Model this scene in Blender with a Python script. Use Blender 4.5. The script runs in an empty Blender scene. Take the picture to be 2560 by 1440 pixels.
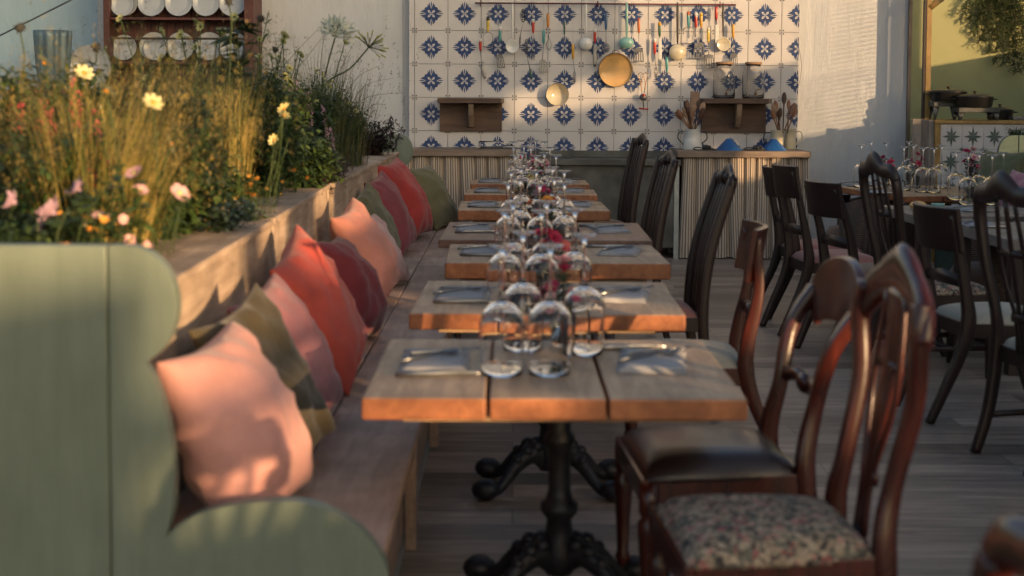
import bpy, math, random
import numpy as np
from mathutils import Vector, Matrix, noise
PI = math.pi
random.seed(7)
R = random.Random(11)

# ------------------------------------------------------------------ camera, world, sun
scene = bpy.context.scene
COL = scene.collection
cam_d = bpy.data.cameras.new('camera'); cam = bpy.data.objects.new('camera', cam_d); COL.objects.link(cam)
scene.camera = cam
CH = 1.5; FPX = 3600.0; TILT = math.atan(.06); ROLL = .005; PX, PY = 1285.0, 448.0
cam.matrix_world = Matrix.Translation((0, 0, CH)) @ Matrix.Rotation(PI/2 - TILT, 4, 'X') @ Matrix.Rotation(ROLL, 4, 'Z')
cam_d.sensor_width = 36; cam_d.lens = FPX/2560*36
cam_d.shift_x = -(PX-1280)/2560; cam_d.shift_y = -(720-PY)/2560
cam_d.clip_start = .05; cam_d.clip_end = 300
cam_d.dof.use_dof = True; cam_d.dof.focus_distance = 13.4; cam_d.dof.aperture_fstop = 3.0

AZ = math.radians(40); EL = math.radians(6.5)      # sun: behind the camera, to the right, very low
world = bpy.data.worlds.new('World'); scene.world = world; world.use_nodes = True
nt = world.node_tree
sky = nt.nodes.new('ShaderNodeTexSky'); sky.sky_type = 'NISHITA'; sky.sun_disc = False
sky.sun_elevation = EL; sky.sun_rotation = PI - AZ; sky.air_density = .8; sky.dust_density = 4.0; sky.ozone_density = .8
nt.links.new(sky.outputs[0], nt.nodes['Background'].inputs[0]); nt.nodes['Background'].inputs[1].default_value = .15
sd = bpy.data.lights.new('sun', 'SUN'); sun = bpy.data.objects.new('sun', sd); COL.objects.link(sun)
sd.energy = 4.3; sd.angle = math.radians(.9); sd.color = (1, .64, .33)
sdir = Vector((math.sin(AZ)*math.cos(EL), -math.cos(AZ)*math.cos(EL), math.sin(EL)))
sun.rotation_euler = sdir.to_track_quat('Z', 'Y').to_euler(); sun.location = sdir*30
scene.view_settings.view_transform = 'Standard'; scene.view_settings.look = 'None'
scene.view_settings.exposure = 1.15; scene.view_settings.gamma = 1
scene.render.engine = 'CYCLES'
scene.cycles.max_bounces = 10; scene.cycles.transparent_max_bounces = 16; scene.cycles.transmission_bounces = 10

def ray(px, py):
    u = (px-PX)/FPX; v = -(py-PY)/FPX
    c, s = math.cos(ROLL), math.sin(ROLL)
    u, v = (c*u - s*v), (s*u + c*v)
    return (u, math.cos(TILT)+v*math.sin(TILT), -math.sin(TILT)+v*math.cos(TILT))
def P(px, py, Y):
    d = ray(px, py); t = Y/d[1]; return Vector((d[0]*t, Y, CH+d[2]*t))
def PZ(px, py, z):
    d = ray(px, py); t = (z-CH)/d[2]; return Vector((d[0]*t, d[1]*t, z))

# ------------------------------------------------------------------ materials
def _bsdf(name):
    m = bpy.data.materials.new(name); m.use_nodes = True
    return m, m.node_tree, m.node_tree.nodes['Principled BSDF']
def _coords(nt, scale=(1, 1, 1), rnd=True, rot=(0, 0, 0), uv=False):
    tc = nt.nodes.new('ShaderNodeTexCoord'); mp = nt.nodes.new('ShaderNodeMapping')
    mp.inputs['Scale'].default_value = scale; mp.inputs['Rotation'].default_value = rot
    nt.links.new(tc.outputs['UV' if uv else 'Object'], mp.inputs['Vector'])
    if rnd:
        oi = nt.nodes.new('ShaderNodeObjectInfo'); mu = nt.nodes.new('ShaderNodeMath'); mu.operation = 'MULTIPLY'
        mu.inputs[1].default_value = 37.0; nt.links.new(oi.outputs['Random'], mu.inputs[0])
        nt.links.new(mu.outputs[0], mp.inputs['Location'])
    return mp.outputs[0]
def _noise(nt, vec, scale, detail=4, rough=.55, dist=0):
    n = nt.nodes.new('ShaderNodeTexNoise'); n.inputs['Scale'].default_value = scale
    n.inputs['Detail'].default_value = detail; n.inputs['Roughness'].default_value = rough; n.inputs['Distortion'].default_value = dist
    nt.links.new(vec, n.inputs['Vector']); return n.outputs['Fac']
def _ramp(nt, fac, stops, interp='LINEAR'):
    r = nt.nodes.new('ShaderNodeValToRGB'); r.color_ramp.interpolation = interp
    el = r.color_ramp.elements
    while len(el) < len(stops): el.new(.5)
    for e, (p, c) in zip(el, stops): e.position = p; e.color = (*c, 1)
    nt.links.new(fac, r.inputs[0]); return r.outputs[0]
def _mix(nt, a, b, fac, mode='MIX'):
    m = nt.nodes.new('ShaderNodeMix'); m.data_type = 'RGBA'; m.blend_type = mode
    if isinstance(fac, (int, float)): m.inputs[0].default_value = fac
    else: nt.links.new(fac, m.inputs[0])
    for s, x in ((6, a), (7, b)):
        if isinstance(x, tuple): m.inputs[s].default_value = (*x, 1)
        else: nt.links.new(x, m.inputs[s])
    return m.outputs[2]
def _bump(nt, b, h, strength=.2, dist=.01):
    bp = nt.nodes.new('ShaderNodeBump'); bp.inputs['Strength'].default_value = strength; bp.inputs['Distance'].default_value = dist
    nt.links.new(h, bp.inputs['Height']); nt.links.new(bp.outputs[0], b.inputs['Normal'])
def mul(c, k): return tuple(min(1, x*k) for x in c)
def plain(name, col, rough=.5, metal=0, var=.2, vs=8, bump=0, bs=60, coat=0, sheen=0, trans=0, spec=None):
    m, nt, b = _bsdf(name)
    v = _coords(nt)
    f = _noise(nt, v, vs, 5)
    c = _ramp(nt, f, [(.3, mul(col, 1-var)), (.7, mul(col, 1+var))])
    nt.links.new(c, b.inputs['Base Color'])
    b.inputs['Roughness'].default_value = rough; b.inputs['Metallic'].default_value = metal
    if coat: b.inputs['Coat Weight'].default_value = coat; b.inputs['Coat Roughness'].default_value = .12
    if sheen: b.inputs['Sheen Weight'].default_value = sheen; b.inputs['Sheen Roughness'].default_value = .5
    if spec is not None: b.inputs['Specular IOR Level'].default_value = spec
    if bump: _bump(nt, b, _noise(nt, v, bs, 3), bump, .004)
    return m
def wood(name, dark, light, axis='x', rough=.6, scale=3, bump=.3, coat=0, blotch=.35):
    m, nt, b = _bsdf(name)
    st = 9.0
    sc = {'x': (1, st, st), 'y': (st, 1, st), 'z': (st, st, 1)}[axis]
    v = _coords(nt, sc)
    g = _noise(nt, v, scale, 8, .65, .6)
    c = _ramp(nt, g, [(.28, dark), (.5, tuple((a+b_)/2 for a, b_ in zip(dark, light))), (.72, light)])
    v2 = _coords(nt, (1, 1, 1))
    bl = _ramp(nt, _noise(nt, v2, 4.5, 3), [(.35, (1-blotch,)*3), (.65, (1, 1, 1))])
    c = _mix(nt, c, bl, 1.0, 'MULTIPLY')
    nt.links.new(c, b.inputs['Base Color']); b.inputs['Roughness'].default_value = rough
    if coat: b.inputs['Coat Weight'].default_value = coat; b.inputs['Coat Roughness'].default_value = .15
    _bump(nt, b, g, bump, .003)
    return m
def cloth(name, col, sheen=.18):
    m, nt, b = _bsdf(name)
    v = _coords(nt)
    c = _ramp(nt, _noise(nt, v, 5, 4), [(.3, mul(col, .78)), (.7, mul(col, 1.15))])
    nt.links.new(c, b.inputs['Base Color']); b.inputs['Roughness'].default_value = .85
    b.inputs['Sheen Weight'].default_value = sheen; b.inputs['Sheen Roughness'].default_value = .45
    w = _noise(nt, v, 14, 3, .5, 1.2); _bump(nt, b, w, .35, .012)
    return m
def leafm(name, c1, c2, trans=.35, rough=.55):
    m, nt, b = _bsdf(name)
    oi = nt.nodes.new('ShaderNodeObjectInfo')
    v = _coords(nt)
    c = _ramp(nt, _noise(nt, v, 9, 3), [(.35, c1), (.65, c2)])
    nt.links.new(c, b.inputs['Base Color']); b.inputs['Roughness'].default_value = rough
    tr = nt.nodes.new('ShaderNodeBsdfTranslucent'); nt.links.new(c, tr.inputs[0])
    mx = nt.nodes.new('ShaderNodeMixShader'); mx.inputs[0].default_value = trans
    out = nt.nodes['Material Output']
    nt.links.new(b.outputs[0], mx.inputs[1]); nt.links.new(tr.outputs[0], mx.inputs[2]); nt.links.new(mx.outputs[0], out.inputs[0])
    return m
def glassm(name, col=(1, 1, 1), rough=0.0, ior=1.45, bump=0, bs=20):
    m, nt, b = _bsdf(name)
    b.inputs['Base Color'].default_value = (*col, 1); b.inputs['Roughness'].default_value = rough
    b.inputs['Transmission Weight'].default_value = 1; b.inputs['IOR'].default_value = ior
    if bump: _bump(nt, b, _noise(nt, _coords(nt), bs, 2), bump, .01)
    return m

def floor_mat():
    m, nt, b = _bsdf('dark_plank_vinyl')
    v = _coords(nt, rnd=False)
    br = nt.nodes.new('ShaderNodeTexBrick'); nt.links.new(v, br.inputs['Vector'])
    br.inputs['Scale'].default_value = 1; br.inputs['Brick Width'].default_value = 1.25; br.inputs['Row Height'].default_value = .17
    br.inputs['Mortar Size'].default_value = .0016; br.inputs['Mortar Smooth'].default_value = .2; br.offset = .37; br.inputs['Bias'].default_value = 0
    br.inputs['Color1'].default_value = (.15, .122, .10, 1); br.inputs['Color2'].default_value = (.42, .34, .285, 1); br.inputs['Mortar'].default_value = (.01, .01, .01, 1)
    v2 = _coords(nt, (1.2, 26, 1), rnd=False)
    g = _noise(nt, v2, 2.2, 8, .7, .8)
    c = _mix(nt, br.outputs['Color'], _ramp(nt, g, [(.28, (.22, .21, .20)), (.5, (.8, .78, .76)), (.72, (1.75, 1.6, 1.5))]), 1.0, 'MULTIPLY')
    nt.links.new(c, b.inputs['Base Color']); b.inputs['Roughness'].default_value = .42
    _bump(nt, b, g, .25, .002)
    return m
def floral_mat():
    m, nt, b = _bsdf('floral_tapestry')
    v = _coords(nt)
    wv = nt.nodes.new('ShaderNodeTexNoise'); wv.inputs['Scale'].default_value = 26; wv.inputs['Detail'].default_value = 3
    nt.links.new(v, wv.inputs['Vector'])
    ad = nt.nodes.new('ShaderNodeVectorMath'); ad.operation = 'MULTIPLY_ADD'; ad.inputs[1].default_value = (.05, .05, .05)
    nt.links.new(wv.outputs['Color'], ad.inputs[0]); nt.links.new(v, ad.inputs[2])
    vo = nt.nodes.new('ShaderNodeTexVoronoi'); vo.inputs['Scale'].default_value = 75; nt.links.new(ad.outputs[0], vo.inputs['Vector'])
    sp = nt.nodes.new('ShaderNodeSeparateColor'); nt.links.new(vo.outputs['Color'], sp.inputs[0])
    c = _ramp(nt, sp.outputs[0], [(0, (.05, .045, .04)), (.14, (.12, .11, .085)), (.34, (.30, .23, .16)), (.58, (.40, .32, .23)), (.76, (.16, .155, .12)), (.86, (.28, .10, .09)), (.94, (.42, .22, .18))], 'CONSTANT')
    f = _noise(nt, v, 90, 2)
    c = _mix(nt, c, _ramp(nt, f, [(.3, (.6, .6, .6)), (.7, (1.1, 1.1, 1.1))]), 1, 'MULTIPLY')
    nt.links.new(c, b.inputs['Base Color']); b.inputs['Roughness'].default_value = .9
    _bump(nt, b, f, .4, .004)
    return m
def stripe_mat():
    m, nt, b = _bsdf('ticking_stripe_linen')
    tc = nt.nodes.new('ShaderNodeTexCoord'); sp = nt.nodes.new('ShaderNodeSeparateXYZ'); nt.links.new(tc.outputs['UV'], sp.inputs[0])
    mu = nt.nodes.new('ShaderNodeMath'); mu.operation = 'MULTIPLY'; mu.inputs[1].default_value = 1/.0235; nt.links.new(sp.outputs[0], mu.inputs[0])
    fr = nt.nodes.new('ShaderNodeMath'); fr.operation = 'FRACT'; nt.links.new(mu.outputs[0], fr.inputs[0])
    c = _ramp(nt, fr.outputs[0], [(0, (.20, .15, .115)), (.34, (.20, .15, .115)), (.46, (.58, .49, .39)), (.9, (.58, .49, .39)), (1, (.22, .17, .13))])
    nt.links.new(c, b.inputs['Base Color']); b.inputs['Roughness'].default_value = .9
    return m
def pvc_mat(name, col):
    m, nt, b = _bsdf(name)
    v = _coords(nt, rnd=False)
    c = _ramp(nt, _noise(nt, v, 1.1, 5), [(.3, mul(col, .88)), (.7, mul(col, 1.06))])
    c2 = _ramp(nt, _noise(nt, _coords(nt, (4, 1, .6), rnd=False), 3, 6, .7), [(.5, (1, 1, 1)), (.8, (.86, .86, .84))])
    nt.links.new(_mix(nt, c, c2, 1, 'MULTIPLY'), b.inputs['Base Color']); b.inputs['Roughness'].default_value = .33
    h = _noise(nt, _coords(nt, (1.6, 1, .5), rnd=False, rot=(0, .35, 0)), 1.6, 5, .6, 1.5)
    _bump(nt, b, h, .22, .05)
    return m

M = {}
M['floor'] = floor_mat(); M['floral'] = floral_mat(); M['stripe'] = stripe_mat()
M['pvc'] = pvc_mat('white_pvc_sheet', (.53, .55, .57)); M['pvc_sky'] = pvc_mat('sky_coloured_pvc_sheet', (.36, .50, .58))  # second sheet: sky behind a clear window, put into the sheet colour
M['green_wall'] = plain('mustard_green_paint', (.33, .335, .16), .7, var=.06, vs=3)
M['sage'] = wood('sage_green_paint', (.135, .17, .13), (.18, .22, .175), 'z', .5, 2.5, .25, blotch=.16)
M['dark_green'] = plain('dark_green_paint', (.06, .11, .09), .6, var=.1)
M['planter'] = wood('scaffold_board', (.27, .19, .13), (.56, .43, .32), 'y', .75, 3, .35)
M['bench'] = wood('grey_bench_board', (.27, .18, .14), (.50, .36, .29), 'y', .6, 3, .3)
M['soil'] = plain('soil', (.03, .022, .016), .95, var=.4, vs=30, bump=1, bs=40)
M['table'] = wood('worn_table_top', (.29, .185, .11), (.58, .41, .26), 'y', .55, 3, .25)
M['table_edge'] = wood('oiled_table_edge', (.22, .075, .035), (.46, .18, .075), 'y', .40, 3, .25)
M['table_red'] = wood('reddish_table_plank', (.12, .06, .045), (.25, .14, .105), 'y', .4, 3, .25)
M['table_grey'] = wood('grey_table_plank', (.16, .135, .115), (.32, .28, .245), 'y', .55, 3, .25)
M['ctop'] = wood('counter_plank', (.16, .11, .08), (.36, .27, .20), 'x', .6, 3, .3)
M['shelf'] = wood('old_shelf_board', (.065, .038, .026), (.17, .10, .068), 'x', .7, 2.2, .5)
M['bracket'] = wood('pale_bracket', (.22, .15, .10), (.36, .27, .19), 'z', .7, 3, .3)
M['dresser'] = wood('red_brown_dresser', (.065, .02, .016), (.145, .045, .034), 'z', .55, 3, .2)
M['iron'] = plain('black_cast_iron', (.018, .018, .022), .45, .3, var=.3, vs=20, bump=.5, bs=45)
M['mahog'] = wood('polished_mahogany', (.020, .005, .003), (.095, .015, .008), 'z', .27, 3, .1, coat=.2, blotch=.3)
M['ebony'] = wood('dark_stained_wood', (.014, .007, .006), (.040, .017, .013), 'z', .42, 3, .1, coat=.0, blotch=.3)
M['leather'] = plain('dark_brown_leather', (.026, .015, .013), .36, var=.25, vs=12, bump=.3, bs=120, coat=.15)
M['cream_cloth'] = cloth('cream_upholstery', (.34, .32, .26))
M['pink_stripe'] = cloth('faded_rose_upholstery', (.30, .13, .11))
M['brown_cloth'] = cloth('brown_upholstery', (.13, .08, .055))
M['glass'] = glassm('clear_glass', (1, 1, 1), ior=1.33); M['jar'] = glassm('rippled_jar_glass', (1, 1, 1), ior=1.42, bump=.12, bs=22)
M['steel'] = plain('brushed_steel', (.24, .24, .245), .32, .85, var=.15, vs=15)
M['dsteel'] = plain('darkened_steel', (.16, .16, .165), .42, .8, var=.3, vs=30)
M['galv'] = plain('galvanised_sheet', (.085, .088, .085), .45, .3, var=.55, vs=3.2, bump=.1)
M['galv_light'] = plain('galvanised_trim', (.36, .39, .38), .4, .5, var=.15, vs=6)
M['linen'] = plain('grey_linen', (.31, .31, .32), .85, var=.08, vs=10, bump=.3, bs=160)
M['enamel_w'] = plain('white_enamel', (.66, .66, .62), .16, var=.05, coat=.4)
M['enamel_c'] = plain('cream_enamel', (.60, .53, .38), .2, var=.07, coat=.4)
M['enamel_t'] = plain('turquoise_enamel', (.24, .46, .40), .18, var=.06, coat=.4)
M['enamel_b'] = plain('blue_enamel', (.010, .085, .27), .32, var=.12, coat=.25)
M['tan'] = plain('tan_enamel', (.60, .36, .13), .35, var=.14, vs=6)
M['black'] = plain('black_bakelite', (.02, .02, .02), .35, var=.2)
M['rail'] = plain('dark_red_iron', (.13, .03, .025), .5, .3, var=.25, vs=40)
M['cork'] = plain('wooden_lid', (.30, .18, .10), .7, var=.2, vs=30)
M['brass'] = plain('aged_brass', (.28, .16, .08), .3, 1, var=.2)
for nm, c in dict(red=(.48, .03, .02), yellow=(.62, .42, .05), teal=(.06, .27, .27), orange=(.52, .20, .03), rust=(.42, .10, .02), blue=(.03, .10, .22), green=(.03, .10, .06), creamp=(.66, .58, .42), whitep=(.66, .64, .6), amber=(.55, .29, .03)).items():
    M['h_'+nm] = plain('handle_'+nm, c, .28, var=.12, vs=30, coat=.3)
M['spoonw'] = wood('spoon_wood', (.14, .055, .027), (.33, .16, .085), 'z', .6, 5, .2)
M['spoond'] = wood('dark_spoon_wood', (.04, .018, .012), (.11, .05, .03), 'z', .6, 5, .2)
M['spoonp'] = wood('pale_spoon_wood', (.24, .13, .075), (.42, .27, .17), 'z', .6, 5, .2)
M['wicker'] = None
def wicker_mat():
    m, nt, b = _bsdf('woven_rattan')
    v = _coords(nt, rnd=False)
    ws = []
    for ax in ('X', 'Z'):
        w = nt.nodes.new('ShaderNodeTexWave'); w.bands_direction = ax; w.inputs['Scale'].default_value = 22; w.inputs['Distortion'].default_value = .6
        nt.links.new(v, w.inputs['Vector']); ws.append(w.outputs['Fac'])
    mu = nt.nodes.new('ShaderNodeMath'); mu.operation = 'MULTIPLY'; nt.links.new(ws[0], mu.inputs[0]); nt.links.new(ws[1], mu.inputs[1])
    c = _ramp(nt, mu.outputs[0], [(0, (.045, .028, .02)), (.7, (.16, .10, .068))])
    nt.links.new(c, b.inputs['Base Color']); b.inputs['Roughness'].default_value = .7
    _bump(nt, b, mu.outputs[0], .8, .01); return m
M['wicker'] = wicker_mat()
M['ochre'] = wood('ochre_painted_wood', (.30, .17, .045), (.46, .29, .09), 'z', .55, 3, .15)
M['weath'] = wood('weathered_board', (.20, .17, .145), (.42, .36, .31), 'z', .8, 3, .4)
M['tile_w'] = plain('white_glazed_tile', (.57, .55, .54), .30, var=.075, vs=3.2)
M['grout'] = plain('grey_grout', (.22, .21, .215), .8, var=.1)
M['tile_b'] = plain('navy_tile_glaze', (.008, .040, .15), .42, var=.2, vs=9)
M['tile_k'] = plain('black_tile_glaze', (.03, .035, .05), .3)
M['tile_g'] = plain('grey_green_star_glaze', (.11, .14, .125), .35)
M['rope'] = plain('dark_rope', (.06, .075, .08), .8)
M['plate'] = plain('pale_grey_enamel_plate', (.42, .44, .45), .14, var=.06, vs=5, coat=.5)
M['platerim'] = plain('dark_plate_rim', (.04, .045, .05), .3)
M['zinc'] = plain('blue_grey_zinc', (.13, .19, .21), .45, .4, var=.3, vs=6)
M['stem'] = leafm('green_stem', (.035, .06, .015), (.08, .12, .035))
M['gold'] = leafm('golden_grass', (.34, .25, .07), (.55, .40, .13), .45)
M['ygreen'] = leafm('yellow_green_blade', (.16, .17, .035), (.32, .29, .065), .45)
M['leaf'] = leafm('mid_green_leaf', (.035, .075, .018), (.09, .14, .035))
M['leafd'] = leafm('deep_green_leaf', (.016, .036, .016), (.045, .08, .03))
M['purple_leaf'] = leafm('blackish_purple_leaf', (.015, .010, .012), (.045, .022, .028), .15)
M['blue_leaf'] = leafm('blue_green_leaf', (.06, .10, .085), (.12, .17, .13))
M['f_yellow'] = leafm('pale_yellow_petal', (.68, .60, .22), (.78, .72, .40), .35)
M['f_lime'] = leafm('lime_yellow_petal', (.36, .38, .12), (.52, .50, .22), .35)
M['f_orange'] = leafm('orange_petal', (.70, .28, .03), (.80, .40, .07), .3)
M['f_pink'] = leafm('soft_pink_petal', (.68, .36, .36), (.80, .52, .50), .35)
M['f_mauve'] = leafm('mauve_petal', (.36, .22, .30), (.52, .36, .44), .3)
M['f_red'] = leafm('red_spike_flower', (.42, .045, .06), (.62, .13, .13), .3)
M['f_white'] = leafm('greenish_white_petal', (.52, .56, .46), (.72, .74, .66), .35)
M['f_mag'] = leafm('magenta_petal', (.34, .012, .06), (.52, .05, .12), .25)
M['f_seed'] = plain('dark_seedhead', (.03, .03, .025), .9)
M['grassd'] = leafm('dusky_grass_blade', (.07, .075, .03), (.17, .15, .07), .4)
M['needle'] = leafm('pine_needle', (.03, .055, .018), (.085, .12, .04), .15)

# ------------------------------------------------------------------ mesh builder
class MB:
    def __init__(s): s.v = []; s.f = []; s.m = []; s.uv = {}
    def add(s, vs, fs, mat=0, uvs=None):
        o = len(s.v); s.v.extend(tuple(p) for p in vs)
        for i, f in enumerate(fs):
            if uvs: s.uv[len(s.f)] = [uvs[k] for k in f]
            s.f.append(tuple(o+k for k in f)); s.m.append(mat)
        return s
    def box(s, x0, x1, y0, y1, z0, z1, mat=0):
        return s.add([(x0,y0,z0),(x1,y0,z0),(x1,y1,z0),(x0,y1,z0),(x0,y0,z1),(x1,y0,z1),(x1,y1,z1),(x0,y1,z1)],
              [(0,3,2,1),(4,5,6,7),(0,1,5,4),(1,2,6,5),(2,3,7,6),(3,0,4,7)], mat)
    def sweep(s, path, ab, n=8, up=(0, 1, 0), mat=0, square=False, caps=True):
        path = [Vector(p) for p in path]; N = len(path); up = Vector(up)
        if not isinstance(ab[0], (tuple, list)): ab = [(ab[0], ab[1])]*N if len(ab) == 2 and N != 2 else [(a, a) for a in ab]
        vs = []
        prev = None
        for i, p in enumerate(path):
            t = (path[min(i+1, N-1)]-path[max(i-1, 0)]).normalized()
            side = up.cross(t)
            if side.length < .15: side = prev if prev is not None else Vector((1, 0, 0)).cross(t)
            side.normalize(); prev = side
            b = t.cross(side).normalized()
            a_, b_ = ab[i]
            if square:
                ring = [(-1,-1),(1,-1),(1,1),(-1,1)]
                k = .82
                ring = [(-1,-k),(-k,-1),(k,-1),(1,-k),(1,k),(k,1),(-k,1),(-1,k)]
            else: ring = [(math.cos(2*PI*j/n), math.sin(2*PI*j/n)) for j in range(n)]
            for (c, d) in ring: vs.append(p + side*a_*c + b*b_*d)
        n = len(ring); fs = []
        for i in range(N-1):
            for j in range(n):
                k = (j+1) % n
                fs.append((i*n+j, i*n+k, (i+1)*n+k, (i+1)*n+j))
        if caps: fs.append(tuple(range(n))[::-1]); fs.append(tuple((N-1)*n+j for j in range(n)))
        return s.add(vs, fs, mat)
    def lathe(s, prof, n=24, c=(0, 0, 0), mat=0, mtx=None, sx=1, sy=1, wob=None):
        c = Vector(c); vs = []
        for i, (r, z) in enumerate(prof):
            for j in range(n):
                a = 2*PI*j/n; rr = max(r, 1e-4)*(wob(a, z) if wob else 1)
                p = Vector((rr*math.cos(a)*sx, rr*math.sin(a)*sy, z))
                if mtx is not None: p = mtx @ p
                vs.append(p+c)
        fs = []
        for i in range(len(prof)-1):
            for j in range(n):
                k = (j+1) % n; fs.append((i*n+j, i*n+k, (i+1)*n+k, (i+1)*n+j))
        return s.add(vs, fs, mat)
    def prism(s, pts, fn, t0, t1, mat=0):
        """2D outline pts; fn(a, b, t) -> 3D; extruded from t0 to t1"""
        n = len(pts)
        vs = [fn(a, b, t0) for a, b in pts]+[fn(a, b, t1) for a, b in pts]
        fs = [tuple(range(n)), tuple(range(2*n-1, n-1, -1))]+[(i, i+n, (i+1) % n+n, (i+1) % n) for i in range(n)]
        return s.add(vs, fs, mat)
    def blade(s, base, d, L, w, bend, mat=0, seg=4, flat=None):
        base = Vector(base); d = Vector(d).normalized(); h = Vector((d.x, d.y, 0))
        if h.length < .05: a = R.uniform(0, 2*PI); h = Vector((math.cos(a), math.sin(a), 0))
        h.normalize(); side = Vector((-h.y, h.x, 0)) if flat is None else flat
        p = base.copy(); vs = []
        for i in range(seg+1):
            t = i/seg; ww = w*(1-t)**.7*.5+w*.02
            vs += [p-side*ww, p+side*ww]
            dd = (d + h*bend*t*t*1.4 - Vector((0, 0, 1))*bend*t*t).normalized()
            p = p + dd*L/seg
        s.add(vs, [(2*i, 2*i+1, 2*i+3, 2*i+2) for i in range(seg)], mat); return p
    def leaf(s, base, d, L, w, mat=0, droop=.3):
        base = Vector(base); d = Vector(d).normalized()
        side = d.cross(Vector((R.uniform(-.4, .4), R.uniform(-.4, .4), 1))).normalized()
        nrm = side.cross(d); mid = base + d*L*.45 - nrm*L*.06; tip = base + d*L - Vector((0, 0, L*droop))
        s.add([base, mid-side*w*.5, tip, mid+side*w*.5, mid+nrm*w*.12], [(0, 1, 4), (1, 2, 4), (2, 3, 4), (3, 0, 4)], mat)
    def flower(s, c, nrm, r, petals, mat, cmat, cr=.25, width=.8, cup=.25):
        c = Vector(c); nrm = Vector(nrm).normalized(); a = nrm.orthogonal().normalized(); b = nrm.cross(a); ph = R.uniform(0, PI)
        for i in range(petals):
            t = ph+2*PI*i/petals; d = a*math.cos(t)+b*math.sin(t); sd_ = nrm.cross(d); w = r*width*PI/petals
            z = R.uniform(.6, 1.3)*cup
            s.add([c, c+d*r*.55-sd_*w+nrm*r*z*.4, c+d*r*.95-sd_*w*.6+nrm*r*z, c+d*r*1.0+sd_*w*.5+nrm*r*z, c+d*r*.55+sd_*w+nrm*r*z*.4], [(0, 1, 2, 3, 4)], mat)
        s.ball(c+nrm*r*.08, r*cr, cmat, 6, 4)
    def ball(s, c, r, mat=0, n=8, k=5, sc=(1, 1, 1)):
        prof = [(math.sin(PI*i/k)*r, -math.cos(PI*i/k)*r) for i in range(k+1)]
        c = Vector(c); vs = []
        for (rr, z) in prof:
            for j in range(n): a = 2*PI*j/n; vs.append(c+Vector((max(rr, 1e-4)*math.cos(a)*sc[0], max(rr, 1e-4)*math.sin(a)*sc[1], z*sc[2])))
        fs = [(i*n+j, i*n+(j+1) % n, (i+1)*n+(j+1) % n, (i+1)*n+j) for i in range(k) for j in range(n)]
        return s.add(vs, fs, mat)
    def mesh(s, name, mats, smooth=True, origin=(0, 0, 0)):
        me = bpy.data.meshes.new(name); o = Vector(origin)
        me.from_pydata([tuple(Vector(p)-o) for p in s.v], [], s.f)
        for m in mats: me.materials.append(M[m] if isinstance(m, str) else m)
        me.polygons.foreach_set('material_index', s.m)
        me.polygons.foreach_set('use_smooth', [smooth]*len(s.f))
        if s.uv:
            uvl = me.uv_layers.new(name='UVMap')
            for fi, us in s.uv.items():
                for k, li in enumerate(me.polygons[fi].loop_indices): uvl.data[li].uv = us[k]
        me.update(); return me
    def build(s, name, mats, parent=None, smooth=True, origin=(0, 0, 0), bevel=0, loc=None, recalc=True):
        if not isinstance(mats, (list, tuple)): mats = [mats]
        me = s.mesh(name, mats, smooth, origin)
        if recalc:
            import bmesh
            bm = bmesh.new(); bm.from_mesh(me); bmesh.ops.recalc_face_normals(bm, faces=bm.faces); bm.to_mesh(me); bm.free()
        o = bpy.data.objects.new(name, me); COL.objects.link(o)
        if parent is not None: o.parent = parent
        if loc is not None: o.location = loc
        if bevel:
            b = o.modifiers.new('bevel', 'BEVEL'); b.width = bevel; b.segments = 2; b.limit_method = 'ANGLE'; b.angle_limit = math.radians(40)
            b.harden_normals = True
        return o

def thing(name, label, cat, loc=(0, 0, 0), rotz=0, group=None):
    o = bpy.data.objects.new(name, None); COL.objects.link(o); o.empty_display_size = .1
    o.location = loc; o.rotation_euler = (0, 0, rotz); o['label'] = label; o['category'] = cat
    if group: o['group'] = group
    return o
def tag(o, label, cat, group=None):
    o['label'] = label; o['category'] = cat
    if group: o['group'] = group
    return o
def struct(o, kind='structure'): o['kind'] = kind; return o
def dup(root, loc, rotz=None, label=None, group=None, scale=None):
    r = root.copy(); COL.objects.link(r); r.location = loc
    if rotz is not None: r.rotation_euler = (0, 0, rotz)
    if scale: r.scale = (scale,)*3 if isinstance(scale, (int, float)) else scale
    if label: r['label'] = label
    if group: r['group'] = group
    for ch in list(root.children):
        c = ch.copy(); COL.objects.link(c); c.parent = r
        for g in list(ch.children):
            d = g.copy(); COL.objects.link(d); d.parent = c
    return r
def smoothpath(pts, n=6):
    pts = [Vector(p) for p in pts]; out = []
    for i in range(len(pts)-1):
        p0 = pts[max(i-1, 0)]; p1 = pts[i]; p2 = pts[i+1]; p3 = pts[min(i+2, len(pts)-1)]
        for k in range(n):
            t = k/n
            out.append(.5*((2*p1)+(p2-p0)*t+(2*p0-5*p1+4*p2-p3)*t*t+(3*p1-p0-3*p2+p3)*t**3))
    out.append(pts[-1]); return out
def lerplist(vals, n):
    out = []
    m = len(vals)-1
    for i in range(n):
        t = i/(n-1)*m; k = min(int(t), m-1); f = t-k
        a, b = vals[k], vals[k+1]
        out.append(tuple(x+(y-x)*f for x, y in zip(a, b)))
    return out

# ================================================================== SETTING
fl = MB().add([(-40, -30, 0), (40, -30, 0), (40, 60, 0), (-40, 60, 0)], [(0, 1, 2, 3)]).build('floor', 'floor', smooth=False); struct(fl)

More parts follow.
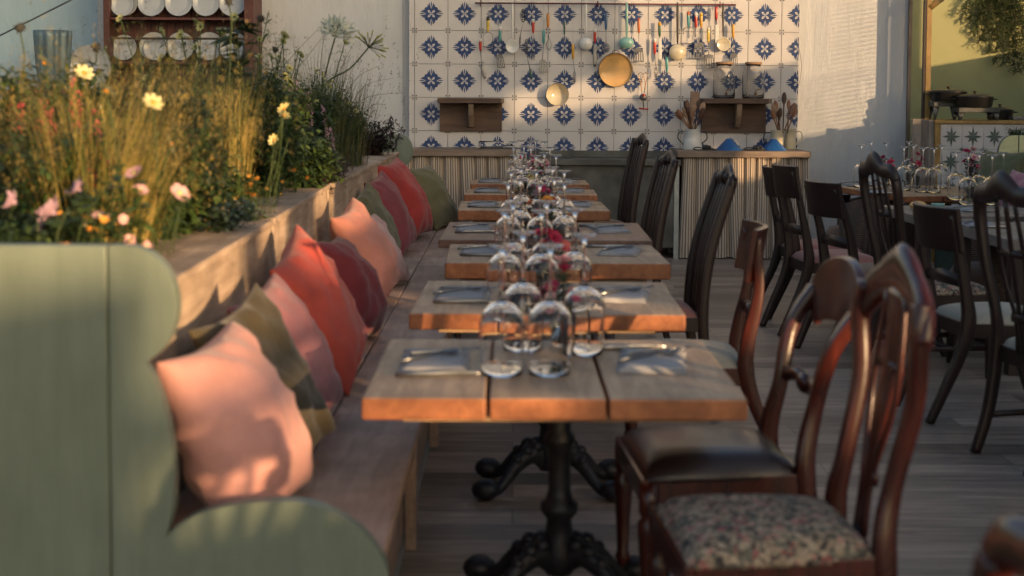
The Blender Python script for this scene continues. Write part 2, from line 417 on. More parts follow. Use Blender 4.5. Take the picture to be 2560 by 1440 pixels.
def wall_sheet(name, x0, x1, y, z1, mat, label, cat='marquee wall', seams=(), group=None, amp=.012, x_edge=None):
    mb = MB(); nx = max(8, int((x1-x0)/.12)); nz = 26
    for j in range(nz+1):
        for i in range(nx+1):
            x = x0+(x1-x0)*i/nx; z = z1*j/nz
            n = noise.noise(Vector((x*.9, 3.1, z*.7)))+.5*noise.noise(Vector((x*2.3+z, 7.7, z*1.1)))
            mb.v.append((x, y+amp*n, z))
    W = nx+1
    for j in range(nz):
        for i in range(nx): mb.f.append((j*W+i, j*W+i+1, (j+1)*W+i+1, (j+1)*W+i)); mb.m.append(0)
    t = thing(name, label, cat, (x0, y, 0), group=group)
    mb.build('sheet', mat, t, origin=(x0, y, 0))
    if seams:
        sm = MB()
        for (a, b, c, d) in seams: sm.sweep([(a, y-.012, b), (c, y-.012, d)], [.006, .006], 6)
        sm.build('seam', mat, t, origin=(x0, y, 0))
    return t
TX0 = P(1023, 150, 13.62).x; TX1 = P(1996, 150, 13.62).x
XR = P(2262, 200, 13.75).x
wl = wall_sheet('marquee_wall', P(700-450, 100, 13.75).x, XR, 13.685, 4.2, 'pvc', 'creased white plastic marquee wall behind the tiled panel and plate rack', seams=[(-1.05, 0, -1.05, 4.2)], amp=.006)
MB().box(XR, XR+.028, 13.70, 13.80, 0, 4.2).build('edge_batten', 'bracket', wl, origin=(P(250, 100, 13.75).x, 13.75, 0), smooth=False)
wall_sheet('marquee_wall', -9.5, P(262, 100, 13.9).x, 13.9, 4.2, 'pvc_sky', 'marquee wall at the far left behind the flowers, coloured as sky seen through clear plastic', amp=.02)
gw = MB().box(XR-.4, 9.5, 14.9, 15.0, 0, 4.4).build('painted_wall', 'green_wall', smooth=False, origin=(4, 14.9, 0), loc=(4, 14.9, 0)); tag(gw, 'mustard green painted wall behind the buffet', 'wall')

# ---- tiled panel
def circ(cx, cy, r, n=14): return [(cx+r*math.cos(2*PI*i/n), cy+r*math.sin(2*PI*i/n)) for i in range(n)]
def petal(x0, y0, x1, y1, w, bend=0, n=6):
    dx, dy = x1-x0, y1-y0; L = math.hypot(dx, dy); ux, uy = dx/L, dy/L; nx, ny = -uy, ux
    A, B = [], []
    for i in range(n+1):
        t = i/n; ww = w*math.sin(PI*min(1, t**1.4*.97+.0))**.8 if 0 < t < 1 else .0005
        cx = x0+dx*t+nx*bend*math.sin(PI*t); cy = y0+dy*t+ny*bend*math.sin(PI*t)
        A.append((cx+nx*ww, cy+ny*ww)); B.append((cx-nx*ww, cy-ny*ww))
    return A+B[::-1][:-1]
def rot2(pts, k):
    c, s_ = [(1, 0), (0, 1), (-1, 0), (0, -1)][k]
    return [(x*c-y*s_, x*s_+y*c) for x, y in pts]
def motif():
    L = []   # (polygon, material index, layer)
    for k in range(4):
        L.append((rot2(petal(0, .15, 0, .368, .017), k), 1, 1))
        for sgn in (-1, 1):
            L.append((rot2(petal(.008*sgn, .16, .062*sgn, .330, .020, -.018*sgn), k), 1, 2 if sgn > 0 else 3))
            L.append((rot2(petal(.03*sgn, .205, .112*sgn, .290, .015, -.022*sgn), k), 1, 2.3 if sgn > 0 else 3.3))
        for q, (cx, cy, r) in enumerate(((.076, .194, .050), (.142, .146, .056), (.194, .076, .050), (.092, .092, .112))):
            L.append((rot2(circ(cx, cy, r), k), 1, 4+q))
    L.append((circ(0, 0, .13, 20), 1, 10))
    for k in range(4):
        L.append((rot2(petal(0, 0, .104, .104, .032, 0, 8), k), 0, 12))
        L.append((rot2(petal(.022, .022, .070, .070, .008), k), 1, 13))
    for sx in (-1, 1):
        for sy in (-1, 1):
            c = (.452*sx, .452*sy)
            L.append((circ(c[0], c[1], .017, 6), 2, 2))
            for dx, dy in ((1, 0), (0, 1), (-1, 0), (0, -1)):
                q = .034 if (dx*sx < 0 or dy*sy < 0) else .026
                L.append((petal(c[0], c[1], c[0]+dx*q, c[1]+dy*q, .009), 2, 3))
    for i in range(9):
        for (a, b) in ((0, 1), (1, 0)):
            for sg in (-1, 1):
                q = .39+.012*i; L.append((circ(a*q*sg, b*q*sg, .0022, 4), 2, 1))
    return L
T = 83.05*13.6/3600.
g0 = P(1036.5, 76, 13.6)
tp = thing('tiled_wall_panel', 'white tiled wall panel with rows of navy floral motifs', 'tiled wall', (TX0, 13.6, 0))
tb = MB(); tb.box(TX0, TX1, 13.612, 13.66, .80, 3.3, 3)
GAP = .0026
mot = motif()
nx0 = -1; 
for i in range(-1, 12):
    for j in range(-7, 4):
        x0 = g0.x+i*T; z0 = g0.z+j*T
        a0, a1 = max(x0+GAP, TX0), min(x0+T-GAP, TX1); b0, b1 = max(z0+GAP, .80), min(z0+T-GAP, 3.3)
        if a1-a0 < .01 or b1-b0 < .01: continue
        tb.box(a0, a1, 13.6+R.uniform(0, .0006), 13.614, b0, b1, 0)
        for poly, mi, lay in mot:
            pts = [(x0+T/2+px_*T, z0+T/2+py_*T) for px_, py_ in poly]
            if min(p[0] for p in pts) < TX0 or max(p[0] for p in pts) > TX1:
                pts = [(min(max(p[0], TX0+.001), TX1-.001), p[1]) for p in pts]
                if max(p[0] for p in pts)-min(p[0] for p in pts) < .003: continue
            if max(p[1] for p in pts) > 3.3 or min(p[1] for p in pts) < .8: continue
            y = 13.5994-lay*.00012
            tb.add([(a, y, b) for a, b in pts], [tuple(range(len(pts)))], mi)
tb.build('tiles', ['tile_w', 'tile_b', 'tile_k', 'grout'], tp, smooth=False, origin=(TX0, 13.6, 0), recalc=False)

cp = [P(1997, 118, 13.58), P(2001, 140, 13.56), P(2004, 165, 13.56), P(2001, 195, 13.57), P(1996, 214, 13.58)]; cp_ = smoothpath(cp, 4)
tag(MB().sweep(cp_, [.0022]*len(cp_), 5).build('cable', 'weath', origin=tuple(cp[0]), loc=cp[0]), 'thin loose cable bowing out at the right edge of the tiles', 'cable')
# ---- counters with striped curtains
def curtain(x0, x1, y, z0, z1, pleat, seed, flare=.03):
    mb = MB(); rr = random.Random(seed)
    W = x1-x0; n = int(W/.006); nz = 14
    phase = []; ph = 0
    ws = []
    while ph < W: w = pleat*rr.uniform(.75, 1.3); ws.append((ph, w)); ph += w
    idx = []
    for i in range(n+1):
        x = W*i/n
        k = max(j for j, (s_, w) in enumerate(ws) if s_ <= x+1e-9); s_, w = ws[k]; t = (x-s_)/w
        idx.append((k, t))
    u = 0; us = []; 
    prof = []
    for (k, t) in idx:
        d = -math.cos(2*PI*t)*.5
        d = d if t < .84 else d-1.3*math.sin(PI*(t-.84)/.16)
        prof.append(d)
    prof = []
    for (k, t) in idx:
        f = min(1, abs(t-.5)/.5); prof.append((.35*math.cos(PI*(t-.5)*1.2)-1.15*max(0, (f-.72)/.28)**1.3+.18*math.sin(6*PI*t+k)))
    for i in range(n+1):
        if i: u += math.hypot(W/n, (prof[i]-prof[i-1])*.03)
        us.append(u)
    vs, uvs = [], []
    for j in range(nz+1):
        t = j/nz; z = z1+(z0-z1)*t
        am = .030+.016*t
        for i in range(n+1):
            x = x0+W*i/n
            sway = .018*t*math.sin(3.3*x+seed)+.012*t*math.sin(9*x+seed*2)
            sway += .02*t*t*math.sin(17*x+seed*3); xx = x+sway+(flare*t*(2*i/n-1))
            vs.append((xx, y-am*prof[i]-.015*t*math.sin(5*x+seed), z+.004*math.sin(40*x)*(t > .99))); uvs.append((us[i], t))
    fs = [(j*(n+1)+i, j*(n+1)+i+1, (j+1)*(n+1)+i+1, (j+1)*(n+1)+i) for j in range(nz) for i in range(n)]
    mb.add(vs, fs, 0, uvs); return mb
def counter(px0, px1, label, x_in0, x_in1, seed):
    x0 = P(px0, 372, 13.0).x; x1 = P(px1, 372, 13.0).x
    t = thing('counter', label, 'counter', ((x0+x1)/2, 13.0, 0), group='curtained counters against the tiled wall')
    o = ((x0+x1)/2, 13.0, 0)
    MB().box(x0, x1, 12.97, 13.25, .925, .985).box(x0, x1, 13.254, 13.59, .925, .984).build('worktop', 'ctop', t, origin=o, bevel=.006)
    c = MB()
    for x in (x0+.08, x1-.08):
        for y in (13.08, 13.52): c.box(x-.03, x+.03, y-.03, y+.03, 0, .925)
    c.box(x0+.05, x1-.05, 13.56, 13.585, .1, .92)
    c.build('frame', 'dresser', t, origin=o, smooth=False)
    cur = curtain(x0+x_in0, x1-x_in1, 13.02, .012, .925, .135, seed)
    cb = cur.build('curtain', 'stripe', t, origin=o, recalc=False)
    return t
counter(985, 1290, 'left counter with a plank worktop over a striped curtain', .05, .03, 3)
counter(1693, 2026, 'right counter with a plank worktop over a striped curtain, holding jugs of spoons', .06, .01, 8)
# galvanised unit
xa, xb = P(1330, 390, 13.0).x, P(1701, 395, 13.05).x
gu = thing('sink_unit', 'stained galvanised metal sink unit between the two curtained counters', 'sink', ((xa+xb)/2, 13.05, 0)); o = ((xa+xb)/2, 13.05, 0)
MB().box(xa, xb, 12.99, 13.58, .865, .895).box(xa, xb, 12.985, 13.0, .85, .905).build('top', 'galv', gu, origin=o, smooth=False, bevel=.003)
MB().box(xa+.03, xb-.055, 13.05, 13.07, .1, .865).box(xa+.03, xa+.045, 13.07, 13.55, .1, .865).box(xb-.07, xb-.055, 13.07, 13.55, .1, .865).build('panel', 'galv', gu, origin=o, smooth=False)
for x in (xa+.03, xb-.055):
    for y in (13.035, 13.5): MB().box(x, x+.045, y, y+.05, 0, .864).build('leg', 'galv_light', gu, origin=o, smooth=False, bevel=.002)
MB().box(xa, xb, 13.5705, 13.5895, .897, .96).build('splashback', 'galv', gu, origin=o, smooth=False)
# ---- wall shelves
def wshelf(px0, px1, pyt, pyb, pbx, label):
    a = P(px0, pyt, 13.4); b = P(px1, pyb, 13.58); x0 = a.x; x1 = P(px1, pyt, 13.4).x
    zt = P(px0, pyt+2, 13.38).z; zb = P(px0, pyb, 13.58).z
    t = thing('wall_shelf', label, 'shelf', ((x0+x1)/2, 13.58, zb), group='old board shelves on the tiled wall'); o = ((x0+x1)/2, 13.58, zb)
    MB().box(x0+.012, x1-.02, 13.565, 13.596, zb, zt-.05).build('back_board', 'shelf', t, origin=o, smooth=False, bevel=.003)
    mb = MB().box(x0, x1-.03, 13.37, 13.596, zt-.046, zt).box(x1-.029, x1, 13.372, 13.594, zt-.045, zt-.001, 1)
    mb.build('shelf_board', ['shelf', 'bracket'], t, origin=o, smooth=False, bevel=.003)
    bx = P(pbx, 280, 13.5).x
    MB().prism([(13.564, zt-.047), (13.40, zt-.047), (13.40, zt-.075), (13.43, zt-.16), (13.52, zt-.27), (13.564, zt-.27)], lambda a, b, t: (t, a, b), bx-.024, bx+.024).build('bracket', 'bracket', t, origin=o, smooth=False, bevel=.003)
    return zt
wshelf(1094, 1260, 243, 328, 1178, 'empty weathered wall shelf on the left of the tiled panel')
SH = wshelf(1757, 1929, 244, 331, 1845, 'weathered wall shelf on the right carrying two glass drink jars')

# ---- drink jars
def jar(px, label):
    c = P(px, 243, 13.47); loc = (c.x, 13.48, SH+.001)
    t = thing('drink_dispenser', label, 'glass jar', loc, group='glass drink jars on the right wall shelf')
    r = .103; h = .315
    prof = [(.001, 0), (r*.9, 0), (r, .012), (r, h*.66), (r*.95, h*.78), (r*.78, h*.88), (r*.66, h*.92), (r*.68, h)]
    inn = [(max(a-.0045, .001), b) for a, b in prof[::-1]]; inn[0] = (r*.68-.0045, h); inn[-1] = (.001, .008); inn[-2] = (r*.86, .008)
    MB().lathe(prof+inn, 32).build('jar', 'jar', t)
    MB().lathe([(.001, h+.002), (r*.76, h+.002), (r*.78, h+.008), (r*.76, h+.024), (.001, h+.026)], 28).build('lid', 'cork', t)
    tb_ = MB().sweep([(0, -r+.004, .05), (0, -r-.045, .05)], [.009, .009], 8, up=(0, 0, 1)).ball((0, -r-.045, .045), .015, 0).sweep([(0, -r-.04, .055), (.0, -r-.045, .075), (.045, -r-.05, .088)], [.005, .005, .006], 6)
    tb_.build('tap', 'brass', t)
jar(1810, 'left glass drink jar with wooden lid and brass tap on wall shelf')
jar(1883, 'right glass drink jar with wooden lid and brass tap on wall shelf')

# ---- things on the counters
CT = .986
def jug(px, py_b, h, r0, r1, mat, label, handles, hm, group, Y=13.3, name='enamel_jug'):
    c = P(px, py_b, Y); t = thing(name, label, 'jug', (c.x, Y, CT), group=group)
    prof = [(.001, 0), (r0*.98, 0), (r0, .006), ((r0+r1)/2*1.01, h*.5), (r1, h-.004), (r1+.005, h), (r1-.001, h+.003), (r1-.004, h-.002), (r0-.004, .01), (.001, .008)]
    MB().lathe(prof, 28).build('body', mat, t)
    for sgn in handles:
        pts = smoothpath([(sgn*(r1-.003), 0, h*.88), (sgn*(r1+.05), 0, h*.85), (sgn*(r1+.062), 0, h*.55), (sgn*(r1+.02), 0, h*.3), (sgn*(r0), 0, h*.22)], 5)
        MB().sweep(pts, [.0055]*len(pts), 6).build('handle', hm, t)
    return t
jug(1731, 361, .185, .092, .072, 'enamel_w', 'white enamel jug with two black handles full of wooden spoons', (-1, 1), 'black', 'jugs of spoons on the right counter')
jug(1942, 361, .18, .058, .058, 'enamel_c', 'cream enamel jug with black handle beside the cream ceramic jug', (-1,), 'black', 'jugs of spoons on the right counter', Y=13.32)
jug(1975, 360, .19, .055, .05, 'enamel_c', 'cream ceramic jug with cream handle at the right end of the counter', (1,), 'enamel_c', 'jugs of spoons on the right counter', Y=13.42)
def spoon(px, py, bx, by, w, L, mat, label, Y=13.3, flat=False, name='wooden_spoon', tilt=0):
    tip = P(px, py, Y+tilt); base = P(bx, by, Y); d = (base-tip); full = d.length; d.normalize()
    t = tag(MB_spoon(tip, base, d, w, L, full, flat).build(name, mat, origin=tuple(base), loc=base), label, 'spoon' if not flat else 'spatula', 'wooden utensils standing in the counter jugs')
def MB_spoon(tip, base, d, w, L, full, flat):
    mb = MB(); n = 10; side = Vector((0, 1, 0)).cross(d).normalized(); nrm = side.cross(d).normalized()
    path = [tip+d*(L*i/n) for i in range(n+1)]+[tip+d*(L+.02), tip+d*(full+.08)]
    if flat: ab = [(w*.5*(1 if i < 8 else 1-(i-7)*.22), .004) for i in range(n+1)]
    else: ab = [(max(w*.5*math.sin(PI*min(.97, .06+.88*(i/n)))**.6, .004), .003+.008*math.sin(PI*i/n)) for i in range(n+1)]
    ab += [(.0065, .0055), (.0055, .005)]
    vs = []; m = 10
    for p, (a, b) in zip(path, ab):
        for j in range(m): q = 2*PI*j/m; vs.append(p+side*a*math.cos(q)+nrm*b*math.sin(q))
    fs = [(i*m+j, i*m+(j+1) % m, (i+1)*m+(j+1) % m, (i+1)*m+j) for i in range(len(path)-1) for j in range(m)]
    fs += [tuple(range(m)), tuple((len(path)-1)*m+j for j in range(m))]
    return mb.add(vs, fs)
S = [ # tip, base, width, bowl length, mat, flat, depth tilt, words
 (1738, 229, 1733, 312, .086, .17, 'spoonp', True, .03, 'broad square wooden spatula standing tallest in the white enamel jug'),
 (1693, 274, 1720, 312, .045, .10, 'spoonw', False, -.02, 'reddish wooden spoon leaning furthest left in the white jug'),
 (1688, 280, 1716, 313, .045, .09, 'spoonw', False, .02, 'lowest red-brown wooden spoon at the left of the white jug'),
 (1711, 252, 1725, 312, .036, .10, 'spoond', False, .03, 'narrow dark wooden spoon left of the square spatula'),
 (1717, 249, 1727, 312, .04, .10, 'spoonw', False, .01, 'slim brown wooden spoon beside the square spatula'),
 (1707, 268, 1723, 312, .035, .11, 'spoonp', False, -.03, 'thin pale wooden spoon at the front left of the white jug'),
 (1718, 268, 1728, 312, .04, .09, 'spoond', False, -.04, 'small dark wooden spoon in the middle of the white jug'),
 (1746, 245, 1738, 312, .05, .10, 'spoond', False, .03, 'dark brown wooden spoon right of the square spatula'),
 (1760, 256, 1742, 312, .06, .10, 'spoonp', False, .02, 'pale rounded wooden spatula at the right of the white jug'),
 (1732, 262, 1729, 312, .06, .12, 'spoonp', False, -.05, 'light wooden spoon at the front centre of the white jug'),
 (1760, 270, 1743, 312, .062, .11, 'spoond', False, -.04, 'large blackish wooden spoon leaning right in the white jug'),
 (1961, 231, 1958, 312, .048, .11, 'spoond', False, .06, 'tallest dark wooden spoon above the two cream jugs'),
 (1938, 251, 1948, 312, .045, .09, 'spoonw', False, .04, 'short red wooden spoon at the upper left of the cream jugs'),
 (1932, 258, 1944, 312, .052, .13, 'spoonp', False, 0, 'long pale brown wooden spoon leaning left in the cream enamel jug'),
 (1928, 274, 1940, 312, .038, .10, 'spoonw', False, -.04, 'pink-brown wooden spoon at the front left of the cream enamel jug'),
 (1951, 270, 1946, 312, .05, .10, 'spoond', False, -.04, 'round black-brown wooden spoon at the front of the cream enamel jug'),
 (1972, 250, 1970, 312, .038, .09, 'spoonw', False, .1, 'small upright wooden spoon behind the cream ceramic jug'),
 (1988, 258, 1968, 308, .06, .12, 'spoonw', False, .07, 'big orange-brown wooden spoon leaning right in the ceramic jug'),
 (1991, 268, 1976, 308, .05, .12, 'spoonw', False, .13, 'red-brown wooden spoon furthest right in the ceramic jug'),
]
for s_ in S: spoon(s_[0], s_[1], s_[2], s_[3], s_[4], s_[5], s_[6], s_[9], flat=s_[7], tilt=s_[8], name='wooden_spatula' if s_[7] else 'wooden_spoon')
def pendant(px, pxh, label):
    c = P(px, 364, 13.12); t = thing('pendant_lamp', label, 'lamp', (c.x, 13.16, CT), group='blue enamel pendant lamps lying on the right counter')
    r = .128; prof = [(r, 0), (r-.004, .003), (r*.24, .098), (r*.2, .104), (.001, .106)]
    MB().lathe(prof, 14).build('shade', 'enamel_b', t, smooth=False)
    h = P(pxh, 362, 13.12).x-c.x; z = .024
    rx = Matrix.Rotation(PI/2, 3, 'Y')
    MB().lathe([(.001, -.04), (.017, -.04), (.021, -.03), (.021, -.008), (.028, -.006), (.028, .006), (.021, .008), (.021, .036), (.001, .038)], 14, mtx=rx, c=(h, -.06, z)).build('bulb_holder', 'black', t)
    pts = smoothpath([(r*.95, -.04, .006-z), (-r*.9-h+h, -.07, .006-z), (h+.036-h-.0, 0, 0)], 2)
    pts = smoothpath([(-.04, 0, -.004), (-.08, .01, .004), (-.12, .0, -.008), (-.10, -.03, -.018), (-.03, -.04, -.018), (.05, -.03, -.018), (.09, .02, -.018), (.07, .01, -.014), (.036, 0, 0)], 5)
    pts = [p+Vector((h, -.06, z)) for p in pts]
    MB().sweep(pts, [.0055]*len(pts), 6, up=(0, 0, 1)).build('cable', 'black', t)
pendant(1824, 1766, 'left blue faceted enamel pendant lamp lying beside the white jug')
pendant(1936, 1893, 'right blue faceted enamel pendant lamp lying before the cream jugs')
# clear bottle lying on the left counter
c = P(1240, 356, 13.25); t = thing('glass_bottle', 'clear glass bottle lying on its side on the left counter', 'bottle', (c.x, 13.25, CT+.036))
rx = Matrix.Rotation(PI/2, 3, 'Y')
MB().lathe([(.001, -.16), (.03, -.16), (.034, -.15), (.034, .03), (.012, .09), (.011, .16), (.008, .16), (.009, .09), (.030, .03), (.030, -.152), (.001, -.152)], 20, mtx=rx).build('bottle', 'glass', t)
tag(MB().prism([(-.18, -.05), (.2, -.05), (.24, .03), (-.15, .05)], lambda a, b, t: (a, b, t), 0, .008).build('slate_board', 'black', loc=(c.x+.02, 13.25, CT+.0005), smooth=False), 'thin dark slate board under the glass bottle on the left counter', 'board')

# ---- rail and utensils
YU = 13.53
ra = P(1187, 7.5, YU); rb = P(1840, 12, YU)
t = thing('utensil_rail', 'dark red iron rail along the top of the tiled wall', 'rail', tuple(ra))
MB().sweep([ra, rb], [.0075, .0075], 8, up=(0, 0, 1)).build('bar', 'rail', t, origin=tuple(ra))
for px in (1201, 1494, 1800):
    q = ra.lerp(rb, (px-1187)/653.); MB().sweep([q+Vector((0, .0, -.03)), q+Vector((0, 0, .028))], [.005, .005], 6, up=(0, 1, 0)).sweep([q, q+Vector((0, .07, 0))], [.006, .006], 6, up=(0, 0, 1)).build('rail_bracket', 'rail', t, origin=tuple(ra))
UG = 'kitchen utensils hanging from the rail'
def UP(px, py, dy=0): return P(px, py, YU+dy)
def hang(t, o, px, py, mb=None):
    q = ra.lerp(rb, (px-1187)/653.); e = UP(px, py)
    MB().sweep([q+Vector((0, -.003, .01)), q.lerp(e, .5), e], [.0009]*3, 4).build('hanging_wire', 'steel', t, origin=o)
def handle(t, o, p0, p1, mat, tip=None, w=.0125):
    w = w*1.18; d = p1-p0; pts = [p0+d*k for k in (0, .04, .2, .5, .8, .96, 1)]; pr = [.4, .8, 1.0, .95, .85, .6, .3]
    mb = MB().sweep(pts, [(w*k, w*k*.75) for k in pr], 10)
    mats = [mat]
    if tip:
        mb.sweep([p0-d*.02, p0+d*.02, p0+d*.24], [(w*.6, w*.5), (w*1.02, w*.8), (w*1.06, w*.82)], 10, mat=1); mats.append(tip)
    mb.build('handle', mats, t, origin=o)
def util(kind, label, hx, h0, h1, hm, x2, b0, b1, bw=.03, bm='steel', tip=None, skew=0, cat=None, wire=True, hx1=None, w=.0125, name=None):
    a = UP(hx, h0); o = tuple(a)
    t = thing(name or kind, label, cat or kind.replace('_', ' '), o, group=UG)
    e = UP(hx1 if hx1 is not None else hx, h1)
    if wire and h0 > 14: hang(t, o, hx, h0+1)
    handle(t, o, a, e, hm, tip, w)
    m0 = UP(x2, b0); m1 = UP(x2+skew, b1)
    if kind != 'masher': MB().sweep([e, e.lerp(m0, .6), m0], [.0032]*3, 6).build('shaft', 'steel', t, origin=o)
    sd_ = Vector((1, 0, 0))
    if kind == 'turner':
        d = m1-m0; mb = MB(); y = Vector((0, .0022, 0))
        ns = 4; 
        def pt(u, v): return m0+d*v+sd_*bw*1.2*(u*(.72+.28*min(1, v*1.6)))
        def quad(u0, u1, v0, v1):
            a_ = [pt(u0, v0), pt(u1, v0), pt(u1, v1), pt(u0, v1)]
            mb.add([p-y for p in a_]+[p+y for p in a_], [(0, 1, 2, 3), (7, 6, 5, 4), (0, 4, 5, 1), (1, 5, 6, 2), (2, 6, 7, 3), (3, 7, 4, 0)])
        quad(-.55, .55, -.04, 0.001); quad(-1, 1, 0, .26); quad(-.98, .98, .9, 1)
        k = 9
        for i in range(k):
            if i % 2 == 0: quad(-1+2*i/k, -1+2*(i+1)/k, .2602, .8998)
        mb.build('blade', bm, t, origin=o, smooth=False)
    elif kind == 'solid':
        d = m1-m0; n = 8; pts = [m0+d*i/n for i in range(n+1)]
        MB().sweep(pts, [(bw*(.75+.25*i/n) if i < n-1 else bw*(.8 if i == n-1 else .45), .0018) for i in range(n+1)], 10).build('blade', bm, t, origin=o)
    elif kind == 'ladle':
        c = (m0+m1)/2; r = (m0-m1).length/2
        mx = Matrix.Rotation(PI/2, 3, 'X')
        prof = [(.001, -r*.45), (bw*.5, -r*.40), (bw*.85, -r*.2), (bw, 0), (bw+.003, .001), (bw*.97, -.004), (bw*.8, -r*.15), (bw*.45, -r*.34), (.001, -r*.39)]
        prof = [(a_, -b_) for a_, b_ in prof]   # opens toward the room
        prof = [(a_, -b_) for a_, b_ in prof]
        MB().lathe(prof, 24, c=c, mtx=mx @ Matrix.Diagonal((1, r/bw if bw else 1, -1))).build('bowl', bm, t, origin=o)
    elif kind == 'slotted':
        c = (m0+m1)/2; rz = (m0-m1).length/2
        mb = MB(); mx = Matrix.Rotation(PI/2, 3, 'X') @ Matrix.Diagonal((bw/rz, 1, 1)) 
        rings = [(.16, .10), (.34, .26)]
        mb.lathe([(rz*.88, .001), (rz, 0), (rz, .003), (rz*.88, .003), (rz*.88, .001)], 18, c=c, mtx=mx)
        rr = random.Random(int(hx))
        for i in range(7):
            q = -1+2*(i+.5)/7; L_ = rz*math.sqrt(1-q*q)*.9
            mb.sweep([c+Vector((-L_*bw/rz, .002, q*rz)), c+Vector((L_*bw/rz, .002, q*rz))], [.0028, .0028], 5, up=(0, 0, 1))
        for i in (-.35, .35): mb.sweep([c+Vector((i*bw, .002, -rz*.88)), c+Vector((i*bw, .002, rz*.88))], [.0035, .0035], 5)
        mb.build('bowl', bm, t, origin=o)
    elif kind == 'skimmer':
        c = (m0+m1)/2; r = (m0-m1).length/2; mx = Matrix.Rotation(PI/2, 3, 'X')
        mb = MB().lathe([(.001, -.004), (r*.5, -.003), (r*.9, .003), (r, .006), (r, .009), (r*.9, .006), (.001, -.001)], 24, c=c, mtx=mx)
        for k, (n, q) in enumerate(((6, .3), (12, .55), (18, .8))):
            for i in range(n): a_ = 2*PI*i/n; mb.ball(c+Vector((r*q*math.cos(a_), -.003 if k < 2 else -.005, r*q*math.sin(a_))), .0024, 1, 5, 3)
        mb.build('bowl', [bm, 'dsteel'], t, origin=o)
    elif kind == 'masher':
        L_ = e; w_ = bw; lo = UP(x2, b1)
        pl = smoothpath([L_, L_+Vector((-w_*.9, 0, -.025)), Vector((lo.x-w_, lo.y, lo.z+.02)), Vector((lo.x-w_, lo.y, lo.z))], 4); pr = smoothpath([L_, L_+Vector((w_*.9, 0, -.025)), Vector((lo.x+w_, lo.y, lo.z+.02)), Vector((lo.x+w_, lo.y, lo.z))], 4)
        mb = MB().sweep(pl, [.0024]*len(pl), 6).sweep(pr, [.0024]*len(pr), 6)
        for k in range(3): mb.sweep([(lo.x-w_, lo.y-.03+.03*k, lo.z), (lo.x+w_, lo.y-.03+.03*k, lo.z)], [.0028, .0028], 6, up=(0, 0, 1))
        mb.build('masher_head', 'dsteel', t, origin=o)
    elif kind == 'fork':
        mb = MB()
        mb.sweep([m0, m0.lerp(m1, .35)], [(.006, .003), (bw, .0025)], 8)
        q = m0.lerp(m1, .33)
        for i in (-1, 0, 1): mb.sweep([q+sd_*bw*.8*i, m1+sd_*bw*.8*i], [.0032, .0018], 6)
        mb.build('tines', bm, t, origin=o)
    elif kind == 'whisk':
        mb = MB(); c = (m0+m1)/2; r = (m0-m1).length/2
        pts = [c+Vector((math.sin(a_)*bw*(.35+.65*min(1, a_/1.8) if a_ < PI else .35+.65*min(1, (2*PI-a_)/1.8)), 0, math.cos(a_)*r)) for a_ in [2*PI*i/24 for i in range(25)]]
        mb.sweep(pts, [.0024]*25, 5)
        for i in range(26):
            a_ = 2*PI*(i+.5)/26; k = c+Vector((math.sin(a_)*bw*.8, 0, math.cos(a_)*r*.85)); k2 = c+Vector((math.sin(a_)*bw*1.5, 0, math.cos(a_)*r*1.15))
            if math.cos(a_) < .35: mb.sweep([k, k2], [.0012, .0012], 4, up=(0, 1, 0))
        mb.build('wire_head', 'dsteel', t, origin=o)
    return t
util('solid', 'red handled solid turner hanging leftmost from the rail', 1201, 97, 127, 'h_red', 1204, 163, 196, .020, 'steel', skew=9, cat='turner', name='turner', tip='h_whitep')
util('masher', 'yellow and black handled potato masher near the left of the rail', 1220, 42, 80, 'h_yellow', 1220, 90, 117, .045, tip='black')
util('turner', 'teal and white handled slotted turner at the left of the rail', 1250, 68, 105, 'h_teal', 1249, 137, 170, .032, 'dsteel', tip='h_whitep', skew=4)
util('skimmer', 'white long handled enamel skimmer with round perforated head', 1281, 6, 98, 'enamel_w', 1281, 99, 133, .06, 'enamel_w', wire=False, w=.009, cat='skimmer')
util('slotted', 'black slotted spoon hung upside down beside the white skimmer', 1298, 122, 88, 'dsteel', 1308, 56, 22, .028, 'black', wire=False, w=.008, hx1=1301, cat='spoon', name='slotted_spoon')
util('fork', 'red handled serving fork hanging left of the whisk', 1333, 48, 83, 'h_red', 1333, 122, 150, .013, tip='h_whitep', cat='fork', name='serving_fork')
util('slotted', 'green handled dark spoon hung head up below the serving fork', 1329, 196, 168, 'h_green', 1316, 135, 97, .02, 'dsteel', wire=False, w=.008, hx1=1324, cat='spoon', name='slotted_spoon')
util('turner', 'teal handled turner with crumpled slotted blade beside the whisk', 1359, 75, 110, 'h_teal', 1356, 150, 182, .032, 'steel', skew=3)
util('whisk', 'orange handled coil whisk', 1370, 33, 70, 'h_orange', 1372, 97, 124, .024)
util('fork', 'dark green handled skewer hanging over a tile motif', 1411, 55, 88, 'h_green', 1410, 92, 101, .004, wire=True, cat='skewer', name='skewer', w=.008)
util('slotted', 'amber handled slotted spoon above the small cream pan', 1432, 110, 148, 'h_amber', 1436, 178, 208, .016, 'steel', hx1=1433, cat='spoon', name='slotted_spoon')
util('ladle', 'white enamel ladle hanging left of the red handled palette knife', 1465, 6, 92, 'enamel_w', 1465, 93, 125, .061, 'enamel_w', wire=False, w=.009)
util('solid', 'red handled palette knife left of the large round pan', 1487, 72, 107, 'h_red', 1487, 108, 167, .020, 'steel', tip='h_whitep', cat='palette knife', name='palette_knife')
util('slotted', 'blue handled slotted spoon right of the white ladle', 1515, 33, 75, 'h_blue', 1515, 107, 132, .036, 'steel', cat='spoon', name='slotted_spoon')
util('ladle', 'turquoise enamel ladle above the large round pan', 1567, 5, 93, 'enamel_t', 1566, 93, 121, .067, 'enamel_t', wire=False, w=.012)
